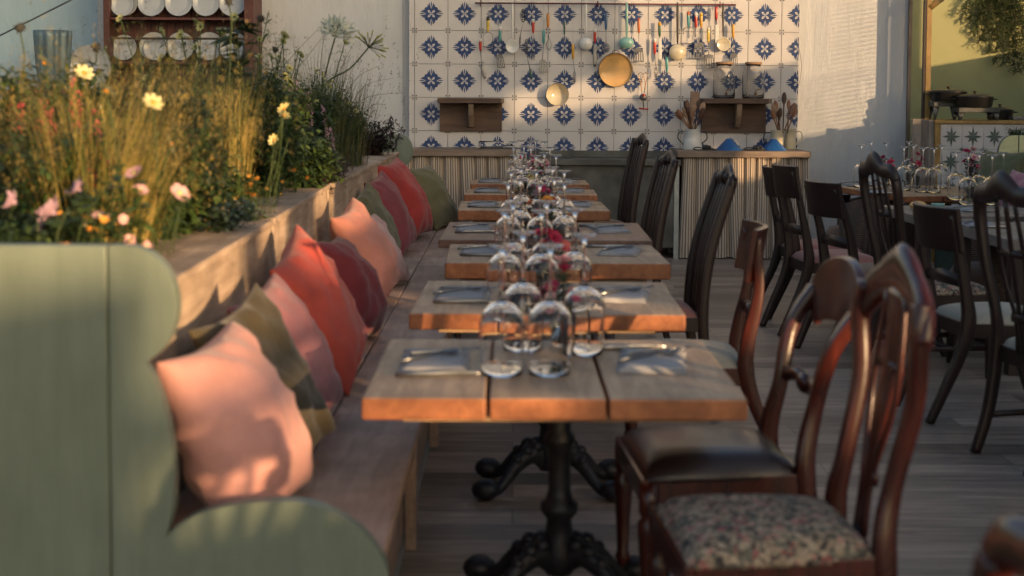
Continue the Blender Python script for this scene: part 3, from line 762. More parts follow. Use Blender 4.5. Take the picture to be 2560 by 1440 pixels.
util('turner', 'rust orange handled slotted turner right of the turquoise ladle', 1597, 45, 83, 'h_rust', 1597, 121, 155, .042, 'dsteel', skew=-1)
util('solid', 'green handled palette knife with shiny blade beside the cream ladle', 1649, 55, 92, 'h_green', 1650, 96, 152, .019, 'enamel_w', tip='h_amber', cat='palette knife', name='palette_knife')
util('slotted', 'red handled slotted spoon beside the shiny palette knife', 1637, 96, 136, 'h_red', 1640, 166, 196, .02, 'steel', tip='h_whitep', cat='spoon', name='slotted_spoon')
util('ladle', 'cream bowl ladle with long black handle, the largest ladle', 1694, 6, 110, 'black', 1694, 111, 150, .078, 'enamel_c', wire=False, w=.011)
util('masher', 'teal handled masher hanging low between ladle and hand whisk', 1667, 142, 180, 'h_teal', 1672, 195, 219, .04, hx1=1667)
util('masher', 'teal and orange handled potato masher right of the cream ladle', 1721, 29, 68, 'h_teal', 1718, 80, 108, .062, tip='h_rust')
util('solid', 'red handled bottle opener beside the teal and orange masher', 1740, 32, 70, 'h_red', 1739, 72, 93, .010, 'dsteel', tip='h_whitep', cat='bottle opener', name='bottle_opener')
util('turner', 'yellow handled slotted turner right of the bottle opener', 1753, 32, 70, 'h_amber', 1748, 107, 146, .046, 'dsteel', tip='h_yellow')
util('turner', 'cream and yellow handled dark slotted turner above the left jar', 1771, 68, 107, 'h_yellow', 1772, 137, 171, .045, 'dsteel', tip='h_creamp', skew=1)
util('solid', 'red handled palette knife with white blade near the rail end', 1791, 16, 50, 'h_red', 1792, 62, 112, .020, 'enamel_w', cat='palette knife', name='palette_knife')
util('skimmer', 'black handled perforated skimmer nearest the right rail end', 1808, 7, 92, 'black', 1809, 93, 128, .06, 'enamel_c', wire=False, w=.009, cat='skimmer')
util('turner', 'amber handled slotted turner hanging rightmost on the rail', 1833, 60, 96, 'h_amber', 1835, 134, 166, .034, 'dsteel', skew=-2)
# rotary hand whisk
a = UP(1608, 275); t = thing('hand_whisk', 'rotary hand whisk with red knobs hung beaters up below the large pan', 'whisk', tuple(a), group=UG); o = tuple(a)
mb = MB()
for k in (-1, 1):
    for s2 in (-1, 1):
        base = UP(1608+k*3, 232); pts = smoothpath([base, UP(1608+k*6+s2*1, 205), UP(1608+k*6+s2*6, 187), UP(1608+k*6, 181)], 4); mb.sweep(pts, [.003]*len(pts), 6)
mb.build('beaters', 'brass', t, origin=o)
MB().sweep([UP(1608, 235), UP(1609, 272)], [.005, .004], 8).lathe([(.001, -.004), (.034, -.004), (.034, .004), (.001, .004)], 20, c=UP(1608, 243), mtx=Matrix.Rotation(PI/2, 3, 'X')).build('gear', 'dsteel', t, origin=o)
MB().sweep([UP(1597, 271), UP(1621, 273)], [.008, .008], 8, up=(0, 0, 1)).ball(UP(1609, 238, -.03), .014).build('knobs', 'h_red', t, origin=o)
# pans on the wall
def pan(px, py, rpx, depth, mats, label, cat, name, rings=0, loop=False):
    r = rpx*13.5/3600.; c = P(px, py, 13.58); o = (c.x, 13.59, c.z)
    t = thing(name, label, cat, o, group='round pans hung on the tiles')
    mx = Matrix.Rotation(PI/2, 3, 'X')
    prof = [(.001, 0), (r*.62, 0), (r*.78, .006), (r*.97, depth*.8), (r, depth), (r*1.015, depth+.003), (r*.985, depth+.004), (r*.95, depth*.8)]
    inn = []
    for i in range(12):
        q = 1-i/11; inn.append((r*.93*q+.001, .006+(depth*.55)*q**2.2+(.0022 if (rings and i % 2) else 0)))
    MB().lathe(prof+inn, 40, mtx=mx).build('body', mats[0], t)
    MB().lathe([(r*.985, depth+.002), (r*1.0, depth+.006), (r*1.025, depth+.003), (r*1.02, depth-.003), (r*.985, depth+.002)], 40, mtx=mx).build('rim', mats[1], t)
    if loop:
        pts = [Vector((.033*math.cos(a_), -depth*.9, r+.028*math.sin(a_))) for a_ in [PI*i/10 for i in range(11)]]
        MB().sweep(pts, [.004]*11, 6).build('loop_handle', mats[1], t)
    return t
pan(1538.5, 175, 42, .05, ('tan', 'dsteel'), 'large tan round pan with ringed base hanging among the utensils', 'pan', 'round_pan', rings=1, loop=True)
pan(1393, 236, 28, .085, ('enamel_c', 'dsteel'), 'small deep cream enamel pan hanging lowest on the tiles', 'pan', 'round_pan')

# ---- plate rack
dx0, dx1 = P(262, 60, 13.2).x, P(636, 60, 13.2).x
t = thing('plate_rack', 'red brown wooden dresser with two rows of pale plates', 'dresser', ((dx0+dx1)/2, 13.25, 0)); o = ((dx0+dx1)/2, 13.25, 0)
zs1 = P(450, 44, 13.2).z; zr = P(450, 97, 13.15).z; zs2 = P(450, 154, 13.2).z
DRT = t
MB().box(dx0, dx0+.055, 13.15, 13.6, .0, 2.9).build('side_panel', 'dresser', t, origin=o, smooth=False, bevel=.004)
MB().box(dx1-.085, dx1, 13.15, 13.6, .0, 2.9).build('side_panel', 'dresser', t, origin=o, smooth=False, bevel=.004)
bb = MB(); nb = 16
for i in range(nb): a_ = dx0+.056+(dx1-dx0-.142)*i/nb; bb.box(a_+.002, a_+(dx1-dx0-.142)/nb-.002, 13.42, 13.44, .9, 2.85)
bb.box(dx0+.056, dx1-.086, 13.445, 13.46, .9, 2.85); bb.build('back_panel', 'dresser', t, origin=o, smooth=False)
for z in (zs1, zs2, 2.55): MB().box(dx0+.056, dx1-.086, 13.18, 13.418, z-.022, z).build('shelf', 'dresser', t, origin=o, smooth=False, bevel=.003)
MB().box(dx0+.056, dx1-.086, 13.155, 13.172, zr-.008, zr+.012).build('plate_rail', 'ebony', t, origin=o, smooth=False)
MB().box(dx0+.056, dx1-.086, 13.18, 13.6, .05, .895).build('cupboard', 'dresser', t, origin=o, smooth=False, bevel=.005)
plm = MB().lathe([(.001, .006), (.07, .004), (.078, .004), (.092, .012), (.122, .018), (.125, .019), (.125, .0155), (.094, .006), (.08, 0), (.001, 0)], 36)
plate_me = plm.mesh('plate', ['plate']); rim_me = MB().lathe([(.1235, .0195), (.126, .020), (.1268, .017), (.1235, .0150), (.1235, .0195)], 36).mesh('plate_rim', ['platerim'])
def plate(px, pyb, Y, s_, label):
    c = P(px, pyb, Y); t = thing('plate', label, 'plate', (c.x, Y, c.z), group='pale plates standing in the dresser')
    t.scale = (s_, s_, s_)
    for nm, me in (('dish', plate_me), ('rim', rim_me)):
        ob = bpy.data.objects.new(nm, me); COL.objects.link(ob); ob.parent = t
        ob.matrix_local = Matrix.Translation((0, 0, .122)) @ Matrix.Rotation(math.radians(82), 4, 'X')
ordn = ['first', 'second', 'third', 'fourth', 'fifth']
for i, px in enumerate((313, 380, 448, 516, 582)):
    plate(px, 41, 13.3, 1.02 if i != 0 else .98, f'{ordn[i]} pale plate from the left on the upper dresser shelf')
for i, px in enumerate((311, 385, 452, 524, 585)):
    plate(px, 151, 13.3, 1.05 if i else .95, f'{ordn[i]} pale plate from the left on the lower dresser shelf')
plate(307, 41, 13.25, .86, 'smaller plate propped in front of the first upper plate')
plate(389, 151, 13.24, .88, 'smaller plate propped in front of the second lower plate')
plate(580, 151, 13.24, .86, 'smaller plate propped in front of the fifth lower plate')

# ---- zinc tub and tray at the far left
c = P(140, 190, 12.9); cz = c.z-.12
t = thing('side_cupboard', 'narrow dark cupboard behind the flowers carrying a fluted zinc tub', 'cupboard', (c.x+.05, 12.95, 0)); o = (c.x+.05, 12.95, 0)
MB().box(c.x-.3, c.x+.42, 12.72, 13.2, .06, cz-.002).build('carcass', 'dresser', t, origin=o, smooth=False, bevel=.006)
MB().box(c.x-.27, c.x+.05, 12.703, 12.719, .1, cz-.05).build('door', 'dresser', t, origin=o, smooth=False, bevel=.004); MB().box(c.x+.06, c.x+.39, 12.703, 12.719, .1, cz-.05).build('door', 'dresser', t, origin=o, smooth=False, bevel=.004)
t = thing('fluted_tub', 'tall fluted blue grey zinc tub with a scalloped rim', 'tub', (c.x-.03, 12.92, cz))
hh = P(140, 76, 12.9).z-cz
wob = lambda a, z: 1+.05*math.cos(12*a)
MB().lathe([(.001, 0), (.12, 0), (.125, .01), (.150, hh*.5), (.163, hh*.9), (.164, hh), (.158, hh), (.145, hh*.5), (.118, .012), (.001, .012)], 96, wob=wob).build('tub', 'zinc', t)
c2 = P(215, 128, 12.95); t = thing('round_tray', 'large round pale tray standing behind the zinc tub', 'tray', (c2.x-.0, 13.05, cz))
r_ = .2; MB().lathe([(.001, 0), (r_*.9, 0), (r_, .02), (r_+.004, .021), (r_, .012), (r_*.9, -.006), (.001, -.006)], 40, mtx=Matrix.Rotation(math.radians(80), 3, 'X'), c=(0, 0, r_+.0)).build('tray', 'plate', t)
pa, pb = P(-260, 218, 9.5), P(460, -143, 9.5)
tag(MB().sweep([pa, pa.lerp(pb, .5)+Vector((0, 0, -.004)), pb], [.0055]*3, 6).build('guy_rope', 'rope', origin=tuple(pa), loc=pa), 'taut dark rope crossing the upper left corner', 'rope')

# ================================================================== PLANTERS AND BENCH
PZT = 1.02
PLN = [((-.872, 3.24), (-.918, 5.42)), ((-.922, 5.47), (-.972, 7.52)), ((-.958, 7.58), (-.935, 11.62))]
PLL = ['nearest wooden planter box full of golden grass and pink flowers', 'middle wooden planter box behind the red cushions', 'farthest wooden planter box running up to the far green bench end']
for k, (((xa_, ya), (xb_, yb)), lb) in enumerate(zip(PLN, PLL)):
    t = thing('planter', lb, 'planter', (xa_-.6, ya, 0), group='timber planters behind the bench'); o = (xa_-.6, ya, 0)
    L = yb-ya; n = 2 if k < 2 else 3
    dirx = (xb_-xa_)/L
    def X(y): return xa_+dirx*(y-ya)
    mb = MB()
    zt = PZT-.026
    rows = [(.012, .25), (.252, .50), (.502, .75), (.752, zt-.003)]
    for (z0, z1) in rows[:0]+rows:
        for (oy0, oy1) in ((ya+.035, yb-.035),):
            mb.add([(X(oy0)-.03, oy0, z0), (X(oy0), oy0, z0), (X(oy1), oy1, z0), (X(oy1)-.03, oy1, z0), (X(oy0)-.03, oy0, z1), (X(oy0), oy0, z1), (X(oy1), oy1, z1), (X(oy1)-.03, oy1, z1)], [(0, 3, 2, 1), (4, 5, 6, 7), (0, 1, 5, 4), (1, 2, 6, 5), (2, 3, 7, 6), (3, 0, 4, 7)])
    mb.build('front_boards', 'planter', t, origin=o, smooth=False, bevel=.003)
    mb = MB()
    for y_ in (ya, yb-.034):
        mb.box(X(y_)-1.35, X(y_)+.004, y_, y_+.034, 0, zt-.001)
    mb.box(xa_-1.38, xa_-1.352, ya, yb, 0, zt-.001)
    mb.build('end_boards', 'planter', t, origin=o, smooth=False, bevel=.003)
    # rim: inner wide plank, outer lip
    def rimplank(o0, o1, z0, z1, g=.0):
        m_ = MB(); cuts = [ya-.0+L*i/n for i in range(n+1)]
        for i in range(n):
            y0, y1 = cuts[i]+.002, cuts[i+1]-.002
            m_.add([(X(y0)+o0, y0, z0), (X(y0)+o1, y0, z0), (X(y1)+o1, y1, z0), (X(y1)+o0, y1, z0), (X(y0)+o0, y0, z1), (X(y0)+o1, y0, z1), (X(y1)+o1, y1, z1), (X(y1)+o0, y1, z1)], [(0, 3, 2, 1), (4, 5, 6, 7), (0, 1, 5, 4), (1, 2, 6, 5), (2, 3, 7, 6), (3, 0, 4, 7)])
        return m_
    rimplank(-.17, .012, zt+.001, PZT).build('rim_board', 'planter', t, origin=o, smooth=False, bevel=.004)
    rimplank(-.345, -.174, zt+.001, PZT-.002).build('rim_board', 'planter', t, origin=o, smooth=False, bevel=.004)
    rimplank(-1.39, -1.25, zt+.001, PZT).build('rim_board', 'planter', t, origin=o, smooth=False, bevel=.004)
    sm = MB(); nx_, ny_ = 14, int(L/.09)
    for j in range(ny_+1):
        for i in range(nx_+1):
            y_ = ya+.04+(L-.08)*j/ny_; x_ = X(y_)-.04-1.29*i/nx_
            sm.v.append((x_, y_, .965+.03*noise.noise(Vector((x_*6, y_*6, 0)))))
    for j in range(ny_):
        for i in range(nx_): sm.f.append((j*(nx_+1)+i, j*(nx_+1)+i+1, (j+1)*(nx_+1)+i+1, (j+1)*(nx_+1)+i)); sm.m.append(0)
    sm.build('soil', 'soil', t, origin=o)

# bench
BZ = .455
t = thing('bench', 'long grey plank bench running along the planters', 'bench', (-.55, 7.4, 0)); o = (-.55, 7.4, 0)
cuts = [3.25, 4.62, 6.0, 7.32, 8.62, 9.9, 11.66]
for (a_, b_) in ((-.868, -.585), (-.580, -.295)):
    mb = MB()
    for i in range(len(cuts)-1): mb.box(a_-(.10 if (a_ < -.8 and i > 0) else 0)*(1 if i < 5 else .6), b_+R.uniform(-.003, .003), cuts[i]+.003, cuts[i+1]-.003, BZ-.04, BZ-R.uniform(0, .002))
    mb.build('seat_plank', 'bench', t, origin=o, smooth=False, bevel=.004)
mb = MB()
for i in range(len(cuts)-1): mb.box(-.385, -.36, cuts[i]+.03, cuts[i+1]-.03, .035, BZ-.041)
mb.build('front_panel', 'bench', t, origin=o, smooth=False, bevel=.003)
MB().box(-.39, -.352, 3.25, 11.66, 0, .033).build('plinth', 'galv_light', t, origin=o, smooth=False)
for y_ in cuts: MB().box(-.352+.0, -.315, y_+.02, y_+.07, .0, BZ-.041).build('leg', 'bench', t, origin=o, smooth=False, bevel=.003)

# green scalloped bench ends
def cr(pts, n=6): return [(p.x, p.y) for p in smoothpath([(a, b, 0) for a, b in pts], n)]
def end_outline():
    px1 = [(300, 611), (345, 614), (388, 635), (425, 675), (445, 730), (447, 785), (432, 840), (403, 878), (365, 905)]
    px2 = [(365, 905), (393, 950), (418, 1020), (435, 1110), (441, 1200), (437, 1270), (421, 1335)]
    px3 = [(421, 1335), (452, 1305), (505, 1277), (590, 1256), (680, 1248), (760, 1250), (830, 1272), (900, 1315), (945, 1368), (968, 1415), (974, 1470), (975, 1540)]
    def w(l): return [(P(a, b, 3.2).x, P(a, b, 3.2).z) for a, b in l]
    c1, c2_, c3 = cr(w(px1)), cr(w(px2)), cr(w(px3))
    pts = c1+c2_[1:]+c3[1:]
    xr = pts[-1][0]
    return pts, xr
pts, xr = end_outline(); ztop = pts[0][1]
split = [P(275, 610, 3.2).x, P(-60, 610, 3.2).x]
def bench_end(label, loc, mirror=1, mat='sage', sc=1):
    t = thing('bench_end', label, 'bench end panel', loc, group='scalloped green bench ends')
    xs = -.86
    g = .0022
    out = [(p[0]-xs, p[1]) for p in pts]
    poly = [(split[0]-xs+g, 0), (split[0]-xs+g, ztop)]+out+[(xr-xs, 0)]
    if mirror < 0: poly = [(-a, b) for a, b in poly][::-1]
    f = lambda a, b, t_: (a, t_, b)
    MB().prism(poly, f, -.022, .022).build('shaped_board', mat, t, smooth=False, bevel=.006)
    L2 = split[1]-xs
    p2 = [(split[1]-xs+g, 0), (split[0]-xs-g, 0), (split[0]-xs-g, ztop), (split[1]-xs+g, ztop)]
    p3 = [(-1.42, 0), (split[1]-xs-g, 0), (split[1]-xs-g, ztop), (-1.42, ztop)]
    for q in (p2, p3):
        if q[0][0] > q[1][0]: continue
        if mirror < 0: q = [(-a, b) for a, b in q][::-1]
        MB().prism(q, f, -.022, .022).build('board', mat, t, smooth=False, bevel=.006)
    return t
bench_end('large sage green scalloped bench end filling the lower left corner', (-.86, 3.2, 0))
bench_end('small far sage green bench end beside the farthest cushions', (-.935, 11.72, .0))
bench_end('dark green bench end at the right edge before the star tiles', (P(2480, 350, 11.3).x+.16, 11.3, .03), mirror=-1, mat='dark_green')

# ================================================================== CUSHIONS
def cushion(label, x, y, col, size=.46, lean=58, yaw=-28, thick=.085, seed=1, roll=0, z=BZ, flat=None):
    """standing on its lower edge on the bench, leaning back on the planter"""
    mb = MB(); n = 26; rr = random.Random(seed); s_ = size/2; off = Vector((seed*3.1, seed*1.7, 0))
    sag = rr.uniform(.02, .06)
    def pos(u, v, side):
        x_ = s_*u*(1-.075*(1-v*v)); y_ = s_*v*(1-.075*(1-u*u))
        e = max(0, (1-u*u)*(1-v*v)); t_ = thick*1.12*e**.42*(1+.25*noise.noise(Vector((u*1.1, v*1.1, seed))))
        wr = .018*noise.noise(Vector((u*3+v*2.2, v*3.5-u, seed*5)))*min(1, e*3)
        k = max(abs(u), abs(v)); 
        pl = (.009*math.sin(9*math.atan2(v, u)+seed)+.006*math.sin(17*math.atan2(v, u)+seed*2))*k**3*min(1, 8*e)
        return Vector((x_, y_-sag*s_*(1-u*u)*max(0, v), side*(t_+wr+pl)))
    idx = {}
    for side in (1, -1):
        for j in range(n+1):
            for i in range(n+1):
                u = math.sin(PI/2*(-1+2*i/n)); v = math.sin(PI/2*(-1+2*j/n))
                edge = i in (0, n) or j in (0, n)
                if edge and side == -1: idx[(side, i, j)] = idx[(1, i, j)]; continue
                idx[(side, i, j)] = len(mb.v); mb.v.append(pos(u, v, 0 if edge else side))
    for side in (1, -1):
        for j in range(n):
            for i in range(n):
                q = (idx[(side, i, j)], idx[(side, i+1, j)], idx[(side, i+1, j+1)], idx[(side, i, j+1)])
                mb.f.append(q if side == 1 else q[::-1]); mb.m.append(0)
    # local: u along bench (y), v up, normal out (+x)
    B = Matrix(((0, 0, 1), (1, 0, 0), (0, 1, 0)))         # cols: u->y, v->z, n->x
    le = math.radians(90-lean)
    Rm = Matrix.Rotation(math.radians(yaw), 3, 'Z') @ Matrix.Rotation(-le, 3, 'Y') @ Matrix.Rotation(math.radians(roll), 3, 'X')
    vs = [Rm @ (B @ Vector(p)) for p in mb.v]
    zmin = min(p.z for p in vs); mb.v = [p-Vector((0, 0, zmin)) for p in vs]
    o_ = mb.build('cushion', cloth('velvet_'+str(seed), col), loc=(x, y, z+.001))
    tag(o_, label, 'cushion', 'cushions along the bench')
    return o_
CU = [
 ('pale pink velvet cushion, the largest and nearest, behind the green bench end', -.675, 3.50, (.50, .25, .22), .47, 64, -11, .115, 3),
 ('olive green cushion squeezed behind the nearest pink cushion', -.675, 3.91, (.045, .034, .013), .49, 63, -14, .06, 8),
 ('dusty rose cushion between the nearest olive and the coral cushion', -.695, 4.40, (.30, .12, .13), .47, 63, -10, .085, 6),
 ('coral red linen cushion with a high pointed corner', -.685, 5.10, (.40, .055, .035), .52, 62, -8, .08, 14),
 ('plump dark crimson cushion in front of the salmon cushion', -.71, 5.95, (.15, .012, .018), .46, 66, -8, .12, -4),
 ('salmon pink cushion in the middle of the bench', -.735, 7.10, (.56, .22, .16), .50, 64, -9, .10, 8),
 ('pale blush cushion tucked behind the salmon cushion', -.72, 7.72, (.52, .31, .28), .43, 60, -10, .07, -4),
 ('olive green cushion behind the blush cushion', -.82, 8.6, (.10, .095, .04), .47, 66, -9, .07, 10),
 ('deep rose pink cushion between olive and bright red cushions', -.80, 9.35, (.20, .035, .045), .53, 64, -9, .09, 6),
 ('bright red plump cushion, highest of the far cushions', -.79, 10.25, (.32, .025, .02), .60, 64, -12, .12, 3),
 ('olive green cushion, the farthest on the bench', -.64, 11.15, (.12, .11, .05), .54, 60, -16, .11, 0),
]
for k, c_ in enumerate(CU): cushion(c_[0], c_[1], c_[2], c_[3], c_[4], c_[5], c_[6], c_[7], k+1, c_[8])

# ================================================================== TABLES
def pedestal():
    col = MB().lathe([(.001, .08), (.040, .08), (.052, .12), (.050, .16), (.042, .20), (.036, .25), (.056, .275), (.056, .295), (.040, .31), (.033, .34), (.032, .42), (.036, .47), (.046, .49), (.046, .505), (.034, .52), (.032, .60), (.04, .64), (.07, .655), (.07, .665), (.001, .665)], 20)
    ft = MB()
    for k in range(4):
        a = math.radians(38 if k % 2 == 0 else 142)+(PI if k > 1 else 0)
        dx, dy = math.cos(a)*.9, math.sin(a)*.75
        pth = smoothpath([(dx*.02, dy*.02, .12), (dx*.09, dy*.09, .15), (dx*.17, dy*.17, .115), (dx*.24, dy*.24, .055), (dx*.285, dy*.285, .032), (dx*.335, dy*.335, .03)], 4)
        w_ = lerplist([(.028, .042), (.025, .038), (.021, .028), (.022, .022), (.028, .022), (.036, .026)], len(pth))
        ft.sweep(pth, w_, 10, up=(0, 0, 1))
        ft.ball((dx*.335, dy*.335, .042), .048, 0, 10, 6, (1.1, 1.1, .85))
        for q, rr_, zq in ((.07, .028, .175), (.12, .026, .165), (.17, .022, .135), (.21, .02, .09)): ft.ball((dx*q, dy*q, zq), rr_, 0, 8, 5)
    return col.mesh('column', ['iron']), ft.mesh('feet', ['iron']), MB().box(-.3, .3, -.03, .03, .665, .684).box(-.03, .03, -.25, .25, .645, .664).mesh('top_bracket', ['iron'], smooth=False)
PED = pedestal()
def table(label, x0, x1, y0, y1, gaps, mat, th=.056, z=.74, ped=True, py=None, rotz=0, legs=False, group='plank topped tables in a row along the bench'):
    cx, cy = (x0+x1)/2, (y0+y1)/2
    t = thing('dining_table', label, 'table', (cx, cy, 0), rotz, group)
    xs = [x0-cx]+[g-cx for g in gaps]+[x1-cx]
    mb = MB()
    for i in range(len(xs)-1): mb.box(xs[i]+(.004 if i else 0), xs[i+1]-(.004 if i < len(xs)-2 else 0), y0-cy+R.uniform(0, .003), y1-cy-R.uniform(0, .003), z-th, z-R.uniform(0, .0015))
    for fi in range(len(mb.f)):
        if fi % 6 != 1: mb.m[fi] = 1
    mb.build('tabletop', [mat, 'table_edge' if mat == 'table' else mat], t, smooth=False, bevel=.007)
    for yb_ in (y0-cy+.08, y1-cy-.16): MB().box(x0-cx+.1, x1-cx-.1, yb_, yb_+.08, z-th-.02, z-th-.001).build('batten', mat, t, smooth=False)
    if ped:
        s_ = (z-th-.02)/.684
        for nm, me in zip(('column', 'feet', 'top_bracket'), PED):
            o_ = bpy.data.objects.new(nm, me); COL.objects.link(o_); o_.parent = t; o_.scale = (1, 1, s_); o_.location = ((.14-cx if abs(cx) < .4 else 0), (py-cy) if py else 0, 0)
    if legs:
        for sx in (-1, 1):
            for sy in (-1, 1):
                a, b = sx*((x1-x0)/2-.07), sy*((y1-y0)/2-.07)
                MB().box(a-.04, a+.04, b-.04, b+.04, 0, z-th-.02).build('leg', 'ebony', t, smooth=False, bevel=.004)
    return t
TB = [
 ('nearest plank table with a thick orange-brown edge', -.38, .585, 3.55, 4.42, (-.065, .235), 'table', .057, 4.2),
 ('second plank table from the camera, half in sunlight', -.355, .60, 4.92, 5.79, (-.05, .27), 'table', .058, 5.38),
 ('third plank table from the camera, with the thickest top', -.315, .70, 6.42, 7.22, (-.03, .31), 'table', .075, 6.9),
 ('fourth table from the camera, wider with a darker reddish top', -.385, .725, 7.42, 8.45, (0.0, .36), 'table_red', .045, 7.95),
 ('fifth plank table from the camera', -.37, .62, 9.3, 10.1, (-.02, .30), 'table', .068, 9.7),
 ('sixth plank table from the camera', -.37, .63, 10.75, 11.38, (.14,), 'table', .062, 11.05),
 ('farthest plank table in the row, nearest the kitchen wall', -.365, .63, 11.98, 12.62, (.13,), 'table', .06, 12.3),
]
TN = ['nearest', 'second', 'third', 'fourth', 'fifth', 'sixth', 'farthest']
for k, (lb, x0, x1, y0, y1, g, m_, th, py) in enumerate(TB): table(lb, x0, x1, y0, y1, g, m_, th, py=py, rotz=math.radians((.3, -.8, .9, -.6, 1.0, -.7, .5)[k]))

# place settings
def napkin_mesh():
    mb = MB(); n = 12
    for k, (w, l) in enumerate(((.095, .17), (.090, .16), (.084, .15))):
        z0 = .004*k; vs = []
        for j in range(n+1):
            for i in range(n+1):
                x = -w+2*w*i/n; y = -l+2*l*j/n
                e = min(1-abs(2*i/n-1), 1-abs(2*j/n-1))
                vs.append((x+.003*math.sin(y*60+k), y+.003*math.sin(x*70+k), z0+.003*min(1, e*6)+.0015*math.sin(x*30+y*22)+.002))
        o_ = len(mb.v); mb.add(vs, [(j*(n+1)+i, j*(n+1)+i+1, (j+1)*(n+1)+i+1, (j+1)*(n+1)+i) for j in range(n) for i in range(n)])
        ed = [(i, 0) for i in range(n+1)]+[(n, j) for j in range(1, n+1)]+[(i, n) for i in range(n-1, -1, -1)]+[(0, j) for j in range(n-1, 0, -1)]
        lo = [(vs[j*(n+1)+i][0], vs[j*(n+1)+i][1], z0-.001+.001) for i, j in ed]; q = len(ed)
        mb.v.extend(lo)
        for a in range(q): b = (a+1) % q; mb.f.append((o_+ed[a][1]*(n+1)+ed[a][0], o_+len(vs)+a, o_+len(vs)+b, o_+ed[b][1]*(n+1)+ed[b][0])); mb.m.append(0)
    return mb.mesh('napkin', ['linen'])
def fork_mesh():
    mb = MB().sweep(smoothpath([(-.11, 0, .004), (-.05, 0, .006), (.03, 0, .008), (.05, 0, .010)], 4), [(.006, .0025)]*5+[(.004, .0022)]*7+[(.010, .002)], 8, up=(0, 1, 0))
    for k in range(4): y = -.0095+.0063*k; mb.sweep([(.05, y, .010), (.075, y, .007), (.10, y, .011)], [.0019, .0017, .0011], 6, up=(0, 1, 0))
    return mb.mesh('fork', ['steel'])
def spoon_mesh():
    mb = MB().sweep([(-.11, 0, .004), (-.06, 0, .007), (.03, 0, .010), (.05, 0, .011)], [(.006, .002), (.006, .0025), (.004, .0022), (.005, .002)], 8, up=(0, 1, 0))
    mb.lathe([(.001, -.008), (.012, -.006), (.019, 0), (.0195, .001), (.012, -.0045), (.001, -.0065)], 16, c=(.078, 0, .012), sx=1.6)
    return mb.mesh('spoon', ['steel'])
def knife_mesh():
    return MB().sweep([(-.115, 0, .004), (-.06, 0, .006), (-.01, 0, .006), (.0, 0, .006), (.06, 0, .006), (.10, 0, .005), (.12, 0, .004)], [(.0075, .003), (.009, .004), (.007, .004), (.009, .0014), (.010, .0012), (.008, .001), (.002, .0008)], 8, up=(0, 1, 0)).mesh('knife', ['steel'])
NAP, FRK, SPN, KNF = napkin_mesh(), fork_mesh(), spoon_mesh(), knife_mesh()
def put(me, name, label, cat, loc, rz, group, rx=0):
    o_ = bpy.data.objects.new(name, me); COL.objects.link(o_); o_.location = loc; o_.rotation_euler = (rx, 0, rz)
    return tag(o_, label, cat, group)
def setting(where, x, y, z, side, rr):
    put(NAP, 'napkin', f'folded grey linen napkin at {where}', 'napkin', (x, y, z+.001), rr.uniform(-.05, .05)+(0 if side < 0 else rr.uniform(-.2, .1)), 'folded napkins laid on the tables')
    zz = z+.016
    put(FRK, 'fork', f'steel fork on the napkin at {where}', 'fork', (x+.03, y+.06, zz), rr.uniform(-.3, .5), 'steel forks laid on the tables')
    put(SPN, 'spoon', f'steel spoon on the napkin at {where}', 'spoon', (x-.01, y-.02, zz), rr.uniform(.3, .8), 'steel spoons laid on the tables')
    put(KNF, 'table_knife', f'steel knife beside the napkin at {where}', 'knife', (x+(.02 if side < 0 else -.05), y+.2*(1 if side > 0 else -1), z+.001), rr.uniform(-.12, .12), 'steel knives laid on the tables')
rr = random.Random(5)
for k, (lb, x0, x1, y0, y1, g, m_, th, py) in enumerate(TB):
    cy = (y0+y1)/2
    setting(f'the bench side of the {TN[k]} table', x0+.16, cy+rr.uniform(0, .06), .74, -1, rr)
    setting(f'the chair side of the {TN[k]} table', x1-.19, cy+rr.uniform(0, .06), .74, 1, rr)

# goblets, standing upside down on their rims
def goblet_mesh():
    # z measured from the rim on the table upwards
    prof_o = [(.056, 0), (.058, .03), (.061, .08), (.0625, .135), (.056, .165), (.036, .188), (.014, .20), (.0055, .212), (.0042, .25), (.0045, .31), (.008, .335), (.036, .346), (.040, .3485), (.040, .350)]
    prof_i = [(.001, .350)]
    inn = [(.001, .192), (.012, .190), (.034, .181), (.0535, .161), (.0600, .133), (.0587, .08), (.0560, .03), (.0543, 0)]
    return MB().lathe(prof_i+prof_o[::-1]+inn[::-1], 28).mesh('wine_goblet', ['glass'])
GOB = goblet_mesh()
import bmesh as _bm
b_ = _bm.new(); b_.from_mesh(GOB); _bm.ops.recalc_face_normals(b_, faces=b_.faces); b_.to_mesh(GOB); b_.free()
def tumbler_mesh():
    return MB().lathe([(.001, 0), (.033, 0), (.034, .003), (.040, .095), (.038, .095), (.032, .010), (.001, .010)], 24).mesh('tumbler', ['glass'])
TUM = tumbler_mesh()
